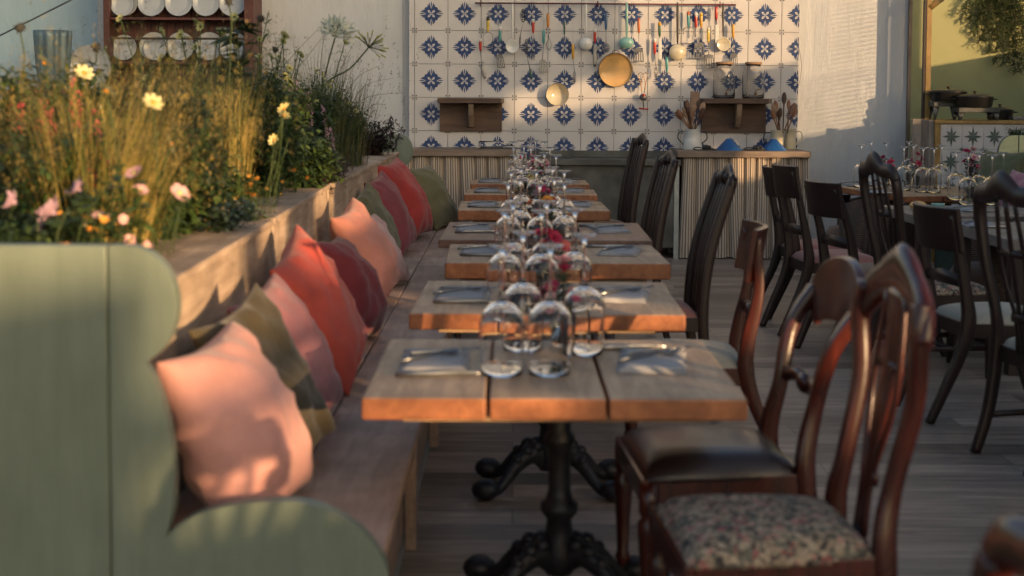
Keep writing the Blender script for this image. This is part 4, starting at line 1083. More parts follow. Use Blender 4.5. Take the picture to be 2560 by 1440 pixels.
def posy(label, loc, seed, cols=('f_mag', 'f_pink'), leaf='leafd', hgt=.13, n=12):
    rr = random.Random(seed); st = R.getstate(); R.seed(seed)
    t = thing('flower_vase', label, 'flower vase', loc, group='little vases of flowers on the tables')
    v = bpy.data.objects.new('vase', TUM); COL.objects.link(v); v.parent = t
    fo = MB(); bl = MB()
    for i in range(n):
        a = rr.uniform(0, 2*PI); sp = rr.uniform(.2, 1); h = hgt*rr.uniform(.75, 1.35)
        tip = Vector((math.cos(a)*.075*sp, math.sin(a)*.075*sp, h)); fo.sweep([(0, 0, .03), tip*.6+Vector((0, 0, .02)), tip], [.0014]*3, 4)
        if i % 2 == 0: bl.flower(tip, (tip.x, tip.y-.03, .05), rr.uniform(.018, .030), 9, rr.randrange(2), 0, .3, 1.1, .6); bl.flower(tip+Vector((0, 0, .004)), (tip.x, tip.y, .08), rr.uniform(.009, .014), 7, rr.randrange(2), 0, .3, 1.1, .9)
        for q in range(7):
            p = tip*rr.uniform(.45, .95); p.z = max(p.z, .08)
            fo.leaf(p, (rr.uniform(-1, 1), rr.uniform(-1, 1), rr.uniform(-.1, .9)), rr.uniform(.025, .045), rr.uniform(.014, .022))
    fo.build('foliage', leaf, t, recalc=False); bl.build('blossom', list(cols), t, recalc=False)
    R.setstate(st); return t
GP = [ # per table: (x, y-fraction)
 [(-.035, .36, 'front left'), (.095, .37, 'front right'), (.20, .72, 'back right'), (.02, .80, 'back left')],
 [(-.03, .15, 'front left'), (.09, .12, 'front middle'), (.21, .2, 'front right'), (-.0, .55, 'back left'), (.13, .62, 'back right')],
 [(-.02, .2, 'front left'), (.11, .15, 'front middle'), (.24, .25, 'front right'), (.03, .6, 'back left'), (.2, .7, 'back right')],
 [(-.02, .15, 'front left'), (.12, .2, 'front middle'), (.26, .2, 'front right'), (.04, .5, 'middle left'), (.22, .55, 'back right')],
 [(.0, .25, 'front left'), (.14, .2, 'front middle'), (.28, .3, 'front right'), (.05, .7, 'back left'), (.21, .75, 'back right')],
 [(-.01, .3, 'front left'), (.13, .25, 'front middle'), (.27, .35, 'front right'), (.08, .75, 'back left')],
 [(.0, .3, 'front left'), (.13, .2, 'front middle'), (.25, .4, 'front right'), (.06, .8, 'back left'), (.19, .85, 'back right')],
]
for k, pl in enumerate(GP):
    _, x0, x1, y0, y1, *_r = TB[k]
    for (x, fy, w) in pl:
        put(GOB, 'wine_goblet', f'upturned clear wine goblet, {w} of the cluster on the {TN[k]} table', 'wine glass', (x+rr.uniform(-.008, .008), y0+(y1-y0)*fy, .7405), rr.uniform(0, 6), 'upturned wine goblets on the tables')
PC = [('f_mag', 'f_pink'), ('f_mag', 'f_red'), ('f_red', 'f_orange'), ('f_mag', 'f_mauve'), ('f_mag', 'f_yellow'), ('f_mag', 'f_pink'), ('f_mag', 'f_mag')]
PLB = ['small vase of magenta and pink flowers behind the nearest goblets', 'small vase of magenta and red flowers on the second table', 'small vase of red and orange flowers on the third table', 'small vase of magenta and mauve flowers on the fourth table', 'small vase of magenta and yellow flowers on the fifth table', 'small vase of magenta and pink flowers on the sixth table', 'small vase of dark magenta flowers on the farthest table']
for k in range(7):
    _, x0, x1, y0, y1, *_r = TB[k]
    posy(PLB[k], ((.15, .12, .15, .14, .17, .18, .12)[k], y0+(y1-y0)*(.88, .62, .45, .42, .5, .52, .6)[k], .7405), 40+k, PC[k], 'leafd', .19, 16)

# ================================================================== CHAIRS
# local frame: sitter looks toward -x, back rest at +x, width along y, floor z = 0
def seat_mesh(hw_f, hw_b, xf, xb, z, dome, n=14):
    mb = MB(); vs = []
    for side in (0, 1):
        for j in range(n+1):
            for i in range(n+1):
                a = i/n; b = -1+2*j/n
                x = xf+(xb-xf)*a; hw = hw_f+(hw_b-hw_f)*a
                ca = 2*a-1; k = max(0, (1-ca**6))*max(0, (1-b**6))
                cut = 1-.03*(ca*ca*b*b)
                vs.append((x*1.0 if abs(ca) < 1 else x, b*hw*cut, z+(dome*k**.5*(1-.15*(ca*ca+b*b)) if side == 0 else -.012)))
    N = (n+1)**2
    fs = []
    for j in range(n):
        for i in range(n):
            q = (j*(n+1)+i, j*(n+1)+i+1, (j+1)*(n+1)+i+1, (j+1)*(n+1)+i); fs.append(q); fs.append(tuple(N+k for k in q[::-1]))
    ed = [(i, 0) for i in range(n+1)]+[(n, j) for j in range(1, n+1)]+[(i, n) for i in range(n-1, -1, -1)]+[(0, j) for j in range(n-1, 0, -1)]
    q = len(ed)
    for a in range(q):
        b = (a+1) % q; A = ed[a][1]*(n+1)+ed[a][0]; B = ed[b][1]*(n+1)+ed[b][0]; fs.append((A, N+A, N+B, B))
    return mb.add(vs, fs)
def chair(kind, label, loc, rotz, wood_='mahog', seat='floral', H=1.06, rake=.10, group=None, sh=.455, hw=.215, turned=False, dome=.05, fat=1, solid=False):
    t = thing('dining_chair', label, 'chair', loc, rotz, group)
    xf, xb = -.25, .21
    seat_mesh(hw+.03, hw-.005, xf+.006, xb-.012, sh+.004, dome).build('seat', seat, t)
    # rails
    rl = MB()
    for sy in (-1, 1):
        rl.sweep([(xf, sy*(hw+.03), sh-.03), (xb, sy*(hw-.01), sh-.03)], [(.013, .034), (.013, .034)], square=True, up=(0, 0, 1)) if False else rl.add([(xf+.02, sy*(hw+.022), sh-.065), (xb-.02, sy*(hw-.004), sh-.065), (xb-.02, sy*(hw-.026), sh-.065), (xf+.02, sy*hw, sh-.065), (xf+.02, sy*(hw+.022), sh+.003), (xb-.02, sy*(hw-.004), sh+.003), (xb-.02, sy*(hw-.026), sh+.003), (xf+.02, sy*hw, sh+.003)], [(0, 3, 2, 1), (4, 5, 6, 7), (0, 1, 5, 4), (1, 2, 6, 5), (2, 3, 7, 6), (3, 0, 4, 7)])
    rl.box(xf-.004, xf+.02, -hw-.03, hw+.03, sh-.066, sh+.002); rl.box(xb-.022, xb+.002, -hw+.004, hw-.004, sh-.066, sh+.002)
    rl.build('seat_rail', wood_, t, smooth=False, bevel=.004)
    for sy in (-1, 1):
        y = sy*(hw+.012)
        if turned:
            MB().lathe([(.001, 0), (.014, 0), (.018, .02), (.012, .04), (.020, .07), (.024, .085), (.018, .1), (.022, .2), (.030, .30), (.031, .33), (.020, .345), (.028, .36), (.028, .44), (.001, .44)], 14, c=(xf+.02, y, 0)).build('front_leg', wood_, t)
        elif kind == 'klismos':
            pth = smoothpath([(xf-.10, y, 0), (xf-.055, y, .12), (xf-.01, y, .28), (xf+.02, y, sh-.01)], 5)
            MB().sweep(pth, lerplist([(.015, .014), (.018, .016), (.024, .02), (.03, .022)], len(pth)), up=(0, 1, 0), square=True).build('front_leg', wood_, t, bevel=0)
        else:
            MB().sweep([(xf+.02, y, 0), (xf+.02, y, .2), (xf+.02, y, sh-.01)], [(.015, .015), (.019, .019), (.023, .023)], up=(0, 1, 0), square=True).build('front_leg', wood_, t)
        # rear leg and stile in one curve
        yy = sy*(hw-.02)
        if kind == 'klismos':
            pts_ = [(xb+.17, yy*.96, 0), (xb+.10, yy, .16), (xb+.03, yy, .32), (xb-.005, yy, sh), (xb+.005, yy, sh+.12), (xb+.04, yy, .75), (xb+rake, yy, H-.03)]
            ws_ = [(.017, .015), (.021, .017), (.026, .019), (.032, .020), (.026, .018), (.020, .016), (.016, .014)]
        elif kind == 'balloon':
            pts_ = [(xb+.12, yy, 0), (xb+.05, yy, .2), (xb, yy, sh), (xb+.03, yy*.92, sh+.18), (xb+.07, yy*1.05, .80), (xb+rake, yy*1.12, H-.12)]
            ws_ = [(.017, .016), (.021, .02), (.026, .022), (.02, .018), (.02, .022), (.022, .03)]
        elif kind == 'slat':
            pts_ = [(xb+.08, yy, 0), (xb+.03, yy, .2), (xb, yy, sh), (xb+.03, yy, .75), (xb+rake, yy, H-.03), (xb+rake+.01, yy*1.02, H+.0)]
            ws_ = [(.016, .016), (.021, .02), (.024, .022), (.024, .02), (.022, .019), (.015, .015)]
        else:
            pts_ = [(xb+.09, yy, 0), (xb+.03, yy, .2), (xb, yy, sh), (xb+.02, yy*.93, sh+.15), (xb+.06, yy*1.02, .80), (xb+rake-.01, yy*1.12, H-.13), (xb+rake, yy*1.04, H-.06)]
            ws_ = [(.017, .016), (.021, .02), (.025, .022), (.019, .018), (.018, .02), (.020, .024), (.02, .026)]
        pth = smoothpath(pts_, 6)
        MB().sweep(pth, lerplist(ws_, len(pth)), up=(0, 1, 0), square=True).build('back_leg', wood_, t)
    bk = MB()
    if kind == 'klismos':
        n = 14; vs = []
        for i in range(n+1):
            a = -1+2*i/n; y = a*(hw+.012); cx = xb+rake+.015-.045*(1-a*a)*-1
            x0 = xb+rake-.03+.06*(1-a*a)
            for (dx, z) in ((0, H-.20), (.022, H-.20), (.034, H), (.012, H+.004), ):
                vs.append((x0+dx-.02*(z < H-.1), y, z))
        fs = [(4*i+j, 4*i+(j+1) % 4, 4*i+4+(j+1) % 4, 4*i+4+j) for i in range(n) for j in range(4)]+[(0, 1, 2, 3), (4*n+3, 4*n+2, 4*n+1, 4*n)]
        bk.add(vs, fs)
        cr_ = MB().sweep([(xb+.018, -hw+.03, sh+.19), (xb+.034, 0, sh+.2), (xb+.018, hw-.03, sh+.19)], [(.012, .024), (.012, .034), (.012, .024)], 8, up=(0, 0, 1)).ball((xb+.022, 0, sh+.2), .034, 0, 10, 6, (.4, 1.3, .8))
        cr_.build('cross_rail', wood_, t)
        bk.build('top_rail', wood_, t, bevel=.004)
    elif kind == 'balloon':
        # wide arched crest
        n = 22; vs = []
        for i in range(n+1):
            a = PI*i/n; cy_ = -math.cos(a); out = ((hw+.02)*cy_, H-.17+.17*math.sin(a)**.75); inn = ((hw-.085)*cy_, H-.22+.03*math.sin(a)**.8)
            xo = xb+rake+.03*(1-cy_*cy_)
            xi = xb+rake-.02+.03*(1-cy_*cy_)
            vs += [(xi-.012, inn[0], inn[1]), (xo-.014, out[0], out[1]), (xo+.014, out[0], out[1]), (xi+.014, inn[0], inn[1])]
        fs = [(4*i+j, 4*i+(j+1) % 4, 4*i+4+(j+1) % 4, 4*i+4+j) for i in range(n) for j in range(4)]+[(0, 1, 2, 3), (4*n+3, 4*n+2, 4*n+1, 4*n)]
        bk.add(vs, fs); bk.build('top_rail', wood_, t, bevel=.008)
        cr_ = MB().sweep(smoothpath([(xb+.04, -hw+.03, sh+.2), (xb+.055, -.08, sh+.225), (xb+.06, 0, sh+.20), (xb+.055, .08, sh+.225), (xb+.04, hw-.03, sh+.2)], 4), [(.016, .022)]*17, 8, up=(0, 0, 1)).ball((xb+.05, 0, sh+.215), .035, 0, 10, 6, (.6, 1.4, .9))
        cr_.build('cross_rail', wood_, t)
    elif kind == 'slat':
        pts_ = smoothpath([(xb+rake, -hw+.0, H-.03), (xb+rake+.02, -hw*.5, H-.005), (xb+rake+.028, 0, H+.03), (xb+rake+.02, hw*.5, H-.005), (xb+rake, hw, H-.03)], 5)
        bk.sweep(pts_, [(.016, .040)]*len(pts_), 10, up=(0, 0, 1))
        for q in (-.7, -.25, .25, .7): bk.ball((xb+rake+.012, q*hw, H+.012-.03*abs(q)), .028, 0, 8, 5, (.7, 1, 1))
        bk.build('top_rail', wood_, t)
        for q in (-.66, -.33, 0, .33, .66):
            pp = smoothpath([(xb+.002, q*hw, sh), (xb+.035, q*hw, .75), (xb+rake+.01, q*hw, H-.03)], 4)
            MB().sweep(pp, [(.008, .017)]*len(pp), 8, up=(0, 1, 0)).build('slat', wood_, t)
    else:
        pts_ = smoothpath([(xb+rake-.002, -hw*1.03, H-.085), (xb+rake+.01, -hw*.86, H-.035), (xb+rake+.022, -hw*.45, H-.028), (xb+rake+.03, 0, H+.01), (xb+rake+.022, hw*.45, H-.028), (xb+rake+.01, hw*.86, H-.035), (xb+rake-.002, hw*1.03, H-.085)], 5)
        if solid: pts_ = smoothpath([(xb+rake-.004, -hw*1.07, H-.15), (xb+rake+.01, -hw*.88, H-.085), (xb+rake+.02, -hw*.5, H-.04), (xb+rake+.026, 0, H-.012), (xb+rake+.02, hw*.5, H-.04), (xb+rake+.01, hw*.88, H-.085), (xb+rake-.004, hw*1.07, H-.15)], 5)
        bk.sweep(pts_, lerplist([(.026, .022), (.040*fat, .024), (.042*fat, .022), (.062*fat, .026), (.042*fat, .022), (.040*fat, .024), (.026, .022)], len(pts_)), 12, up=(1, 0, 0))
        bk.build('top_rail', wood_, t)
        sp = MB()
        if solid:
            pp = smoothpath([(xb+.004, 0, sh), (xb+.02, 0, sh+.14), (xb+.05, 0, .76), (xb+.075, 0, .90), (xb+rake+.012, 0, H-.045)], 4)
            sp.sweep(pp, lerplist([(.008, .030), (.008, .026), (.009, .048), (.009, .060), (.009, .075)], len(pp)), 10, up=(0, 1, 0))
        for q, w_ in ((-.24, .011), (0, .013), (.24, .011)):
            pp = smoothpath([(xb+.004, q*hw*.7, sh), (xb+.02, q*hw*.6, sh+.14), (xb+.055, q*hw*1.7, .80), (xb+rake+.012, q*hw*1.2, H-.045)], 4)
            sp.sweep(pp, [(.007, w_*1.25)]*len(pp), 8, up=(0, 1, 0))
        sp.sweep([(xb+.024, -.05, sh+.14), (xb+.024, .05, sh+.14)], [(.007, .02), (.007, .02)], 8, up=(0, 0, 1)).sweep([(xb+.066, -.085, .86), (xb+.066, .085, .86)], [(.007, .014), (.007, .014)], 8, up=(0, 0, 1))
        sp.build('splat', wood_, t)
    if kind in ('camel', 'slat'):
        st_ = MB()
        for sy in (-1, 1): st_.sweep([(xf+.02, sy*(hw+.012), .16), (xb+.04, sy*(hw-.02), .16)], [(.009, .014)]*2, 8, up=(0, 0, 1))
        st_.sweep([(-.02, -hw, .16), (-.02, hw, .16)], [(.009, .014)]*2, 8, up=(0, 0, 1))
        st_.build('stretcher', wood_, t)
    return t
G1, G2 = 'dark wooden chairs along the row of tables', 'dark wooden chairs at the right hand tables'
chair('camel', 'polished camel backed chair with floral tapestry seat, nearest in the row', (.615, 3.36, 0), math.radians(4), 'mahog', 'floral', 1.09, .07, G1, .46, .208, True, .055, 1.2, True)
chair('balloon', 'rounded crest chair with dark leather seat beside the nearest table', (.585, 4.12, 0), math.radians(4), 'mahog', 'leather', 1.03, .145, G1, .45, .225, True, .06)
chair('klismos', 'chair with flat tablet rail and cream seat at the second table', (.70, 5.68, 0), math.radians(-4), 'mahog', 'cream_cloth', .985, .03, G1, .45, .225, True, .05)
chair('slat', 'tall slatted dark chair with red seat beside the third table', (.665, 6.85, 0), math.radians(3), 'ebony', 'pink_stripe', 1.10, .125, G1, .455, .205)
chair('slat', 'tall carved slatted chair at the fourth table', (.62, 8.75, 0), math.radians(8), 'ebony', 'brown_cloth', 1.09, .10, G1, .455, .215)
chair('slat', 'tall carved slatted chair farthest along the row', (.68, 11.3, 0), math.radians(9), 'ebony', 'brown_cloth', 1.12, .10, G1, .455, .215)
chair('camel', 'out of focus chair crest in the bottom right corner', (.36, 1.70, 0), math.radians(2), 'mahog', 'floral', .93, .10, G1, .46, .235, True, .055)
# right group: backs to the left, sitters look toward +x
def rchair(kind, label, px, Yc, bx, **k):
    rz = k.pop('rz', 0); 
    return chair(kind, label, (bx, Yc, 0), PI+math.radians(rz), group=G2, **k)
rchair('klismos', 'tablet backed dark chair with rose seat, farthest of the right group', 0, 9.75, 2.06, wood_='ebony', seat='pink_stripe', H=1.01, rake=.10, rz=5)
rchair('klismos', 'tablet backed dark chair with rose seat, second farthest of the right group', 0, 9.1, 2.01, wood_='ebony', seat='pink_stripe', H=1.055, rake=.10, rz=7)
rchair('klismos', 'wide tablet backed dark chair with brown seat left of the arched chair', 0, 8.35, 2.09, wood_='ebony', seat='brown_cloth', H=1.0, rake=.12, rz=13)
rchair('camel', 'dark arched chair with floral seat between two tablet backed chairs', 0, 7.75, 2.26, wood_='ebony', seat='floral', H=1.13, rake=.10, rz=9)
rchair('klismos', 'tablet backed dark chair with pale cream seat at the right', 0, 6.75, 2.25, wood_='ebony', seat='cream_cloth', H=.985, rake=.08, rz=9)
rchair('camel', 'dark camel backed chair with grey seat at the right edge', 0, 5.85, 2.28, wood_='ebony', seat='cream_cloth', H=1.13, rake=.09, rz=13)
rchair('slat', 'dark slatted chair cut by the right edge of the picture', 0, 5.3, 2.42, wood_='ebony', seat='cream_cloth', H=1.05, rake=.08, rz=8)

# ================================================================== RIGHT TABLES
G3 = 'grey plank tables on the right'
table('farthest right hand table with an orange lit corner', 2.78, 3.85, 10.9, 12.1, (3.1, 3.45), 'table', .05, rotz=math.radians(14), legs=True, ped=False, group=G3)
table('middle right hand table in grey planks', 2.53, 3.6, 9.05, 9.9, (2.9, 3.25), 'table_grey', .06, legs=True, ped=False, group=G3)
table('nearest right hand table in grey planks behind the dark chairs', 2.62, 3.7, 7.6, 8.66, (3.0, 3.35), 'table_grey', .065, legs=True, ped=False, group=G3)
for k, (px, py, lb) in enumerate([(2152, 468, 'at the left end'), (2176, 452, 'second from the left'), (2214, 458, 'behind the slim arched chair'), (2258, 476, 'beside the dark posy'), (2282, 468, 'right of the magenta flowers'), (2306, 480, 'in front of the wooden post'), (2333, 482, 'before the ochre frame'), (2352, 470, 'before the first star tile'), (2270, 452, 'at the back of the far table')]):
    p = PZ(px, py, .7405); put(GOB, 'wine_goblet', 'upturned wine goblet on the farthest right table, '+lb, 'wine glass', tuple(p), k, 'upturned wine goblets on the right hand tables')
for k, (px, py, lb) in enumerate([(2388, 500, 'before the star tiles'), (2418, 513, 'in the middle of the cluster'), (2446, 506, 'under the pink flowers'), (2478, 512, 'under the olive cushion'), (2506, 500, 'tallest at the right'), (2455, 488, 'at the back of the cluster')]):
    p = PZ(px, py, .7405); put(GOB, 'wine_goblet', 'upturned wine goblet on the middle right table, '+lb, 'wine glass', tuple(p), k, 'upturned wine goblets on the right hand tables')
posy('vase of dark leaves and magenta flowers on the farthest right table', tuple(PZ(2222, 470, .741)), 61, ('f_mag', 'f_mag'), 'purple_leaf', .20, 16)
posy('vase of magenta flowers before the wooden post on the right', tuple(PZ(2284, 466, .741)), 62, ('f_mag', 'f_mag'), 'leafd', .20, 12)
posy('vase of pink flowers and dark leaves on the middle right table', tuple(PZ(2425, 498, .741)), 63, ('f_mag', 'f_pink'), 'purple_leaf', .27, 18)
rr = random.Random(9)
for (w, px, py) in (('the far corner of the farthest right table', 2130, 462), ('the left side of the farthest right table', 2185, 480), ('the middle right table', 2420, 524), ('the nearest right table', 2440, 562)):
    p = PZ(px, py, .741); setting(w, p.x, p.y, .741, -1, rr)
p = PZ(2296, 520, .741)
for px, m_, lb in ((2295, 'f_yellow', 'small yellow bread roll on the middle right table'), (2345, 'enamel_t', 'small pale blue bowl on the middle right table')):
    p = PZ(px, 524, .741)
    if m_ == 'f_yellow': tag(MB().ball((0, 0, .028), .045, 0, 16, 10, (1.3, 1, .65)).build('bread_roll', 'tan', loc=tuple(p)), lb, 'bread')
    else: tag(MB().lathe([(.001, 0), (.02, 0), (.025, .006), (.042, .03), (.046, .04), (.043, .04), (.038, .03), (.02, .01), (.001, .008)], 20).build('bowl', m_, loc=tuple(p)), lb, 'bowl')
# rattan tub chairs behind the right tables
def wicker(label, loc, rz):
    t = thing('wicker_chair', label, 'chair', loc, rz, 'woven rattan chairs at the right hand tables')
    mb = MB(); n = 28; vs = []; fs = []
    for i in range(n+1):
        a = math.radians(-20+220*i/n); r = .30
        for (dr, z) in ((0, .03), (0.02, .65+.1*math.sin(PI*i/n)), (-.03, .65+.1*math.sin(PI*i/n)), (-.05, .03)): vs.append(((r+dr)*math.cos(a), (r+dr)*math.sin(a), z))
    fs = [(4*i+j, 4*i+(j+1) % 4, 4*i+4+(j+1) % 4, 4*i+4+j) for i in range(n) for j in range(4)]
    mb.add(vs, fs).build('shell', 'wicker', t)
    MB().lathe([(.001, .05), (.245, .05), (.25, .40), (.22, .45), (.001, .46)], 28).build('seat', 'brown_cloth', t)
wicker('woven brown rattan chair under the farthest right table', (2.72, 11.35, 0), math.radians(250))
wicker('woven brown rattan chair between the middle and nearest right tables', (2.95, 8.85, 0), math.radians(270))
cushion('olive cushion propped behind the right hand goblets', P(2500, 440, 10.6).x, 10.7, (.11, .12, .06), .5, 70, 200, .09, 21, 0, z=.62)
cushion('mauve pink cushion at the right edge of the picture', P(2575, 470, 9.9).x, 10.0, (.36, .16, .2), .45, 70, 200, .09, 22, 0, z=.55)
# bench carrying them
t = thing('bench', 'grey plank bench behind the right hand tables', 'bench', (4.0, 10.2, 0)); o = (4.0, 10.2, 0)
MB().box(3.66, 4.25, 9.4, 11.25, .50, .545).build('seat_plank', 'bench', t, origin=o, smooth=False, bevel=.004)
MB().box(3.74, 3.78, 9.45, 11.2, 0, .498).build('front_panel', 'bench', t, origin=o, smooth=False); MB().box(4.26, 4.3, 9.4, 11.25, 0, 1.02).build('backrest', 'planter', t, origin=o, smooth=False, bevel=.004)

# ================================================================== BUFFET
BY = 12.85
bx0 = P(2340, 320, BY).x; bz1 = P(2400, 301, BY).z
t = thing('buffet_counter', 'ochre framed buffet counter faced with star patterned tiles', 'counter', (bx0+1, BY, 0)); o = (bx0+1, BY, 0)
MB().box(bx0-.01, bx0+2.6, BY-.02, BY+.75, bz1-.03, bz1).build('worktop', 'ochre', t, origin=o, smooth=False, bevel=.004)
MB().box(bx0-.01, bx0+.04, BY-.012, BY+.03, 0, bz1-.031).build('frame_post', 'ochre', t, origin=o, smooth=False, bevel=.003)
sb = MB(); tw = 54*BY/3600; sb.box(bx0+.041, bx0+2.58, BY+.004, BY+.03, 0, bz1-.031, 2)
star = []
for k in range(8):
    a = PI*k/4; r = .46 if k % 2 == 0 else .34; w = .075 if k % 2 == 0 else .06
    c_, s_ = math.cos(a), math.sin(a); cl, sl = math.cos(a+.35), math.sin(a+.35); cr2, sr2 = math.cos(a-.35), math.sin(a-.35)
    star.append(([(0, 0), (.2*cr2, .2*sr2), (r*c_, r*s_)], 1)); star.append(([(0, 0), (r*c_, r*s_), (.17*cl, .17*sl)], 3))
for i in range(13):
    for j in range(8):
        x0 = bx0+.042+i*tw; z1 = bz1-.033-j*tw*1.17
        if z1-tw*1.17 < 0: continue
        sb.box(x0+.0014, x0+tw-.0014, BY, BY+.006, z1-tw*1.17+.0014, z1-.0014, 0)
        for poly, mi in star: sb.add([(x0+tw/2+a*tw*.95, BY-.0012-.0002*mi, z1-tw*.58+b*tw*1.1) for a, b in poly], [(0, 1, 2)], mi)
        for (ex, ez) in ((0, 0),):
            for k in range(8):
                a = PI*k/4+.2; rr_ = .14*tw
                cx, cz_ = x0, z1
                if i > 0 and j > 0: sb.add([(cx, BY-.0020, cz_), (cx+rr_*.4*math.cos(a-.3), BY-.0020, cz_+rr_*.4*math.sin(a-.3)), (cx+rr_*math.cos(a), BY-.0020, cz_+rr_*math.sin(a)), (cx+rr_*.4*math.cos(a+.3), BY-.0020, cz_+rr_*.4*math.sin(a+.3))], [(0, 1, 2, 3)], 1)
sb.build('tile_front', ['tile_w', 'tile_g', 'grout', 'blue_leaf'], t, origin=o, smooth=False, recalc=False)
# weathered side wing with dark post
wx0, wx1 = P(2281, 320, BY+.1).x, P(2337, 320, BY+.1).x
MB().box(wx0, P(2303, 320, BY+.1).x, BY+.1, BY+.14, 0, bz1+.01).build('side_board', 'weath', t, origin=o, smooth=False, bevel=.003)
MB().box(P(2321, 320, BY+.06).x, wx1-.02, BY+.03, BY+.6, 0, bz1-.001).build('side_board', 'weath', t, origin=o, smooth=False, bevel=.003)
# ochre post with a brace
PY_ = 13.3; pX = P(2320, 0, PY_)
t = thing('timber_post', 'tall ochre timber post with a diagonal brace beside the buffet', 'post', (pX.x, PY_, 0)); o = (pX.x, PY_, 0)
MB().box(pX.x-.012, pX.x+.036, PY_-.02, PY_+.03, 0, 3.6).build('post', 'ochre', t, origin=o, smooth=False, bevel=.003)
MB().box(pX.x-.034, pX.x-.013, PY_-.015, PY_+.028, 0, 3.6).build('dark_batten', 'ebony', t, origin=o, smooth=False)
ba = P(2323, 20, PY_); MB().sweep([ba, ba+Vector((.12, 0, .095))], [(.028, .022)]*2, up=(0, 1, 0), square=True).build('brace', 'ochre', t, origin=o)
# stands and pots
def stand(px0, px1, pyt, pyb, Y, label):
    x0, x1 = P(px0, pyt, Y).x, P(px1, pyt, Y).x; zt = P(px0, pyt, Y).z
    t = thing('serving_stand', label, 'stand', ((x0+x1)/2, Y, bz1), group='grey metal serving stands on the buffet'); o = ((x0+x1)/2, Y, bz1)
    MB().box(x0, x1, Y-.11, Y+.11, zt-.045, zt-.002).build('top_plate', 'galv', t, origin=o, smooth=False, bevel=.004)
    for sx in (0, 1):
        for sy in (-1, 1):
            xx = x0+.03 if sx == 0 else x1-.03; yy = Y+sy*.085
            MB().sweep([(xx, yy, zt-.045), (xx+(.012 if sx == 0 else -.012)*-1, yy, bz1+.001)], [(.028, .012), (.010, .008)], up=(0, 1, 0), square=True).build('leg', 'galv', t, origin=o)
    return zt-.001
zA = stand(2326, 2398, 254, 300, 13.22, 'taller grey metal stand at the left of the buffet')
zB = stand(2388, 2491, 268, 300, 13.0, 'wider grey metal stand in front on the buffet')
def pot(px, r, z, Y, h, label):
    c = P(px, 260, Y); t = thing('casserole_pot', label, 'pot', (c.x, Y, z+.001), group='black lidded pots on the buffet')
    MB().lathe([(.001, 0), (r*.86, 0), (r*.93, .01), (r, h), (r*1.02, h+.003), (r*.97, h+.004), (r*.9, .012), (.001, .010)], 32).build('body', 'black', t)
    MB().lathe([(.001, h+.032), (r*.4, h+.030), (r*.8, h+.022), (r*1.01, h+.008), (r*1.02, h+.004), (.001, h+.0045)], 32).build('lid', 'black', t)
    MB().lathe([(.001, h+.062), (.016, h+.060), (.02, h+.052), (.008, h+.046), (.007, h+.031), (.001, h+.031)], 14).build('knob', 'brass', t)
    for s_ in (-1, 1): MB().sweep([(s_*r*.98, -.03, h*.8), (s_*(r+.035), -.022, h*.82), (s_*(r+.035), .022, h*.82), (s_*r*.98, .03, h*.8)], [(.006, .006)]*4, 8, up=(0, 0, 1)).build('handle', 'black', t)
pot(2370, .165, zA, 13.2, .085, 'black lidded pot on the taller stand')
pot(2436, .165, zB, 13.0, .09, 'black lidded pot on the wider front stand')
pot(2500, .12, bz1, 13.32, .085, 'black lidded pot standing low behind the stands')
tag(MB().box(P(2528, 298, 13.1).x, P(2640, 298, 13.1).x, 13.05, 13.2, bz1+.001, bz1+.035).build('metal_tray', 'dsteel', smooth=False, bevel=.006), 'low dark tray at the right end of the buffet', 'tray')

# hanging evergreen bunch
def hanging():
    c = P(2508, -40, 14.82); t = thing('hanging_branch', 'bunch of dark evergreen branches hanging in the upper right corner', 'hanging plant', tuple(c)); rr = random.Random(3)
    nd = MB(); tw_ = MB()
    ends = [(2412, 28), (2425, 45), (2440, 75), (2448, 105), (2460, 90), (2478, 120), (2490, 150), (2500, 118), (2508, 158), (2522, 145), (2535, 165), (2545, 180), (2555, 170), (2560, 120), (2572, 150), (2590, 140), (2470, 60), (2530, 100), (2450, 40), (2550, 60), (2495, 90), (2515, 70), (2580, 90), (2610, 110), (2540, 130)]
    for (ex, ey) in ends:
        e = P(ex, ey, 14.82+rr.uniform(-.05, .05)); m1 = c.lerp(e, .35)+Vector((rr.uniform(-.02, .02)+(e.x-c.x)*.25, 0, .05)); m2 = c.lerp(e, .7)+Vector(((e.x-c.x)*.18, 0, .03))
        pth = smoothpath([c, m1, m2, e], 7); tw_.sweep(pth, [.004*(1-.7*i/len(pth)) for i in range(len(pth))], 5)
        for i in range(4, len(pth)):
            for q in range(3):
                p = pth[i]+Vector((rr.uniform(-.01, .01), rr.uniform(-.01, .01), rr.uniform(-.01, .01)))
                d = Vector((rr.uniform(-1, 1), rr.uniform(-1, 1), rr.uniform(-1.3, .2))).normalized(); L_ = rr.uniform(.04, .085); tw_.sweep([p, p+d*L_], [.0015, .001], 4)
                for k in range(30):
                    pp = p+d*L_*rr.uniform(.1, 1); dd = (d*.6+Vector((rr.uniform(-1, 1), rr.uniform(-1, 1), rr.uniform(-1, 1)))).normalized(); sd2 = dd.orthogonal().normalized()*.0022
                    nd.add([pp-sd2, pp+sd2, pp+dd*rr.uniform(.012, .024)], [(0, 1, 2)])
    nd.build('needles', 'needle', t, origin=tuple(c), recalc=False); tw_.build('twigs', 'ebony', t, origin=tuple(c))
    q = c+Vector((0, 0, 1.2)); MB().sweep([c, q], [.003, .003], 5).build('cord', 'rope', t, origin=tuple(c))
hanging()
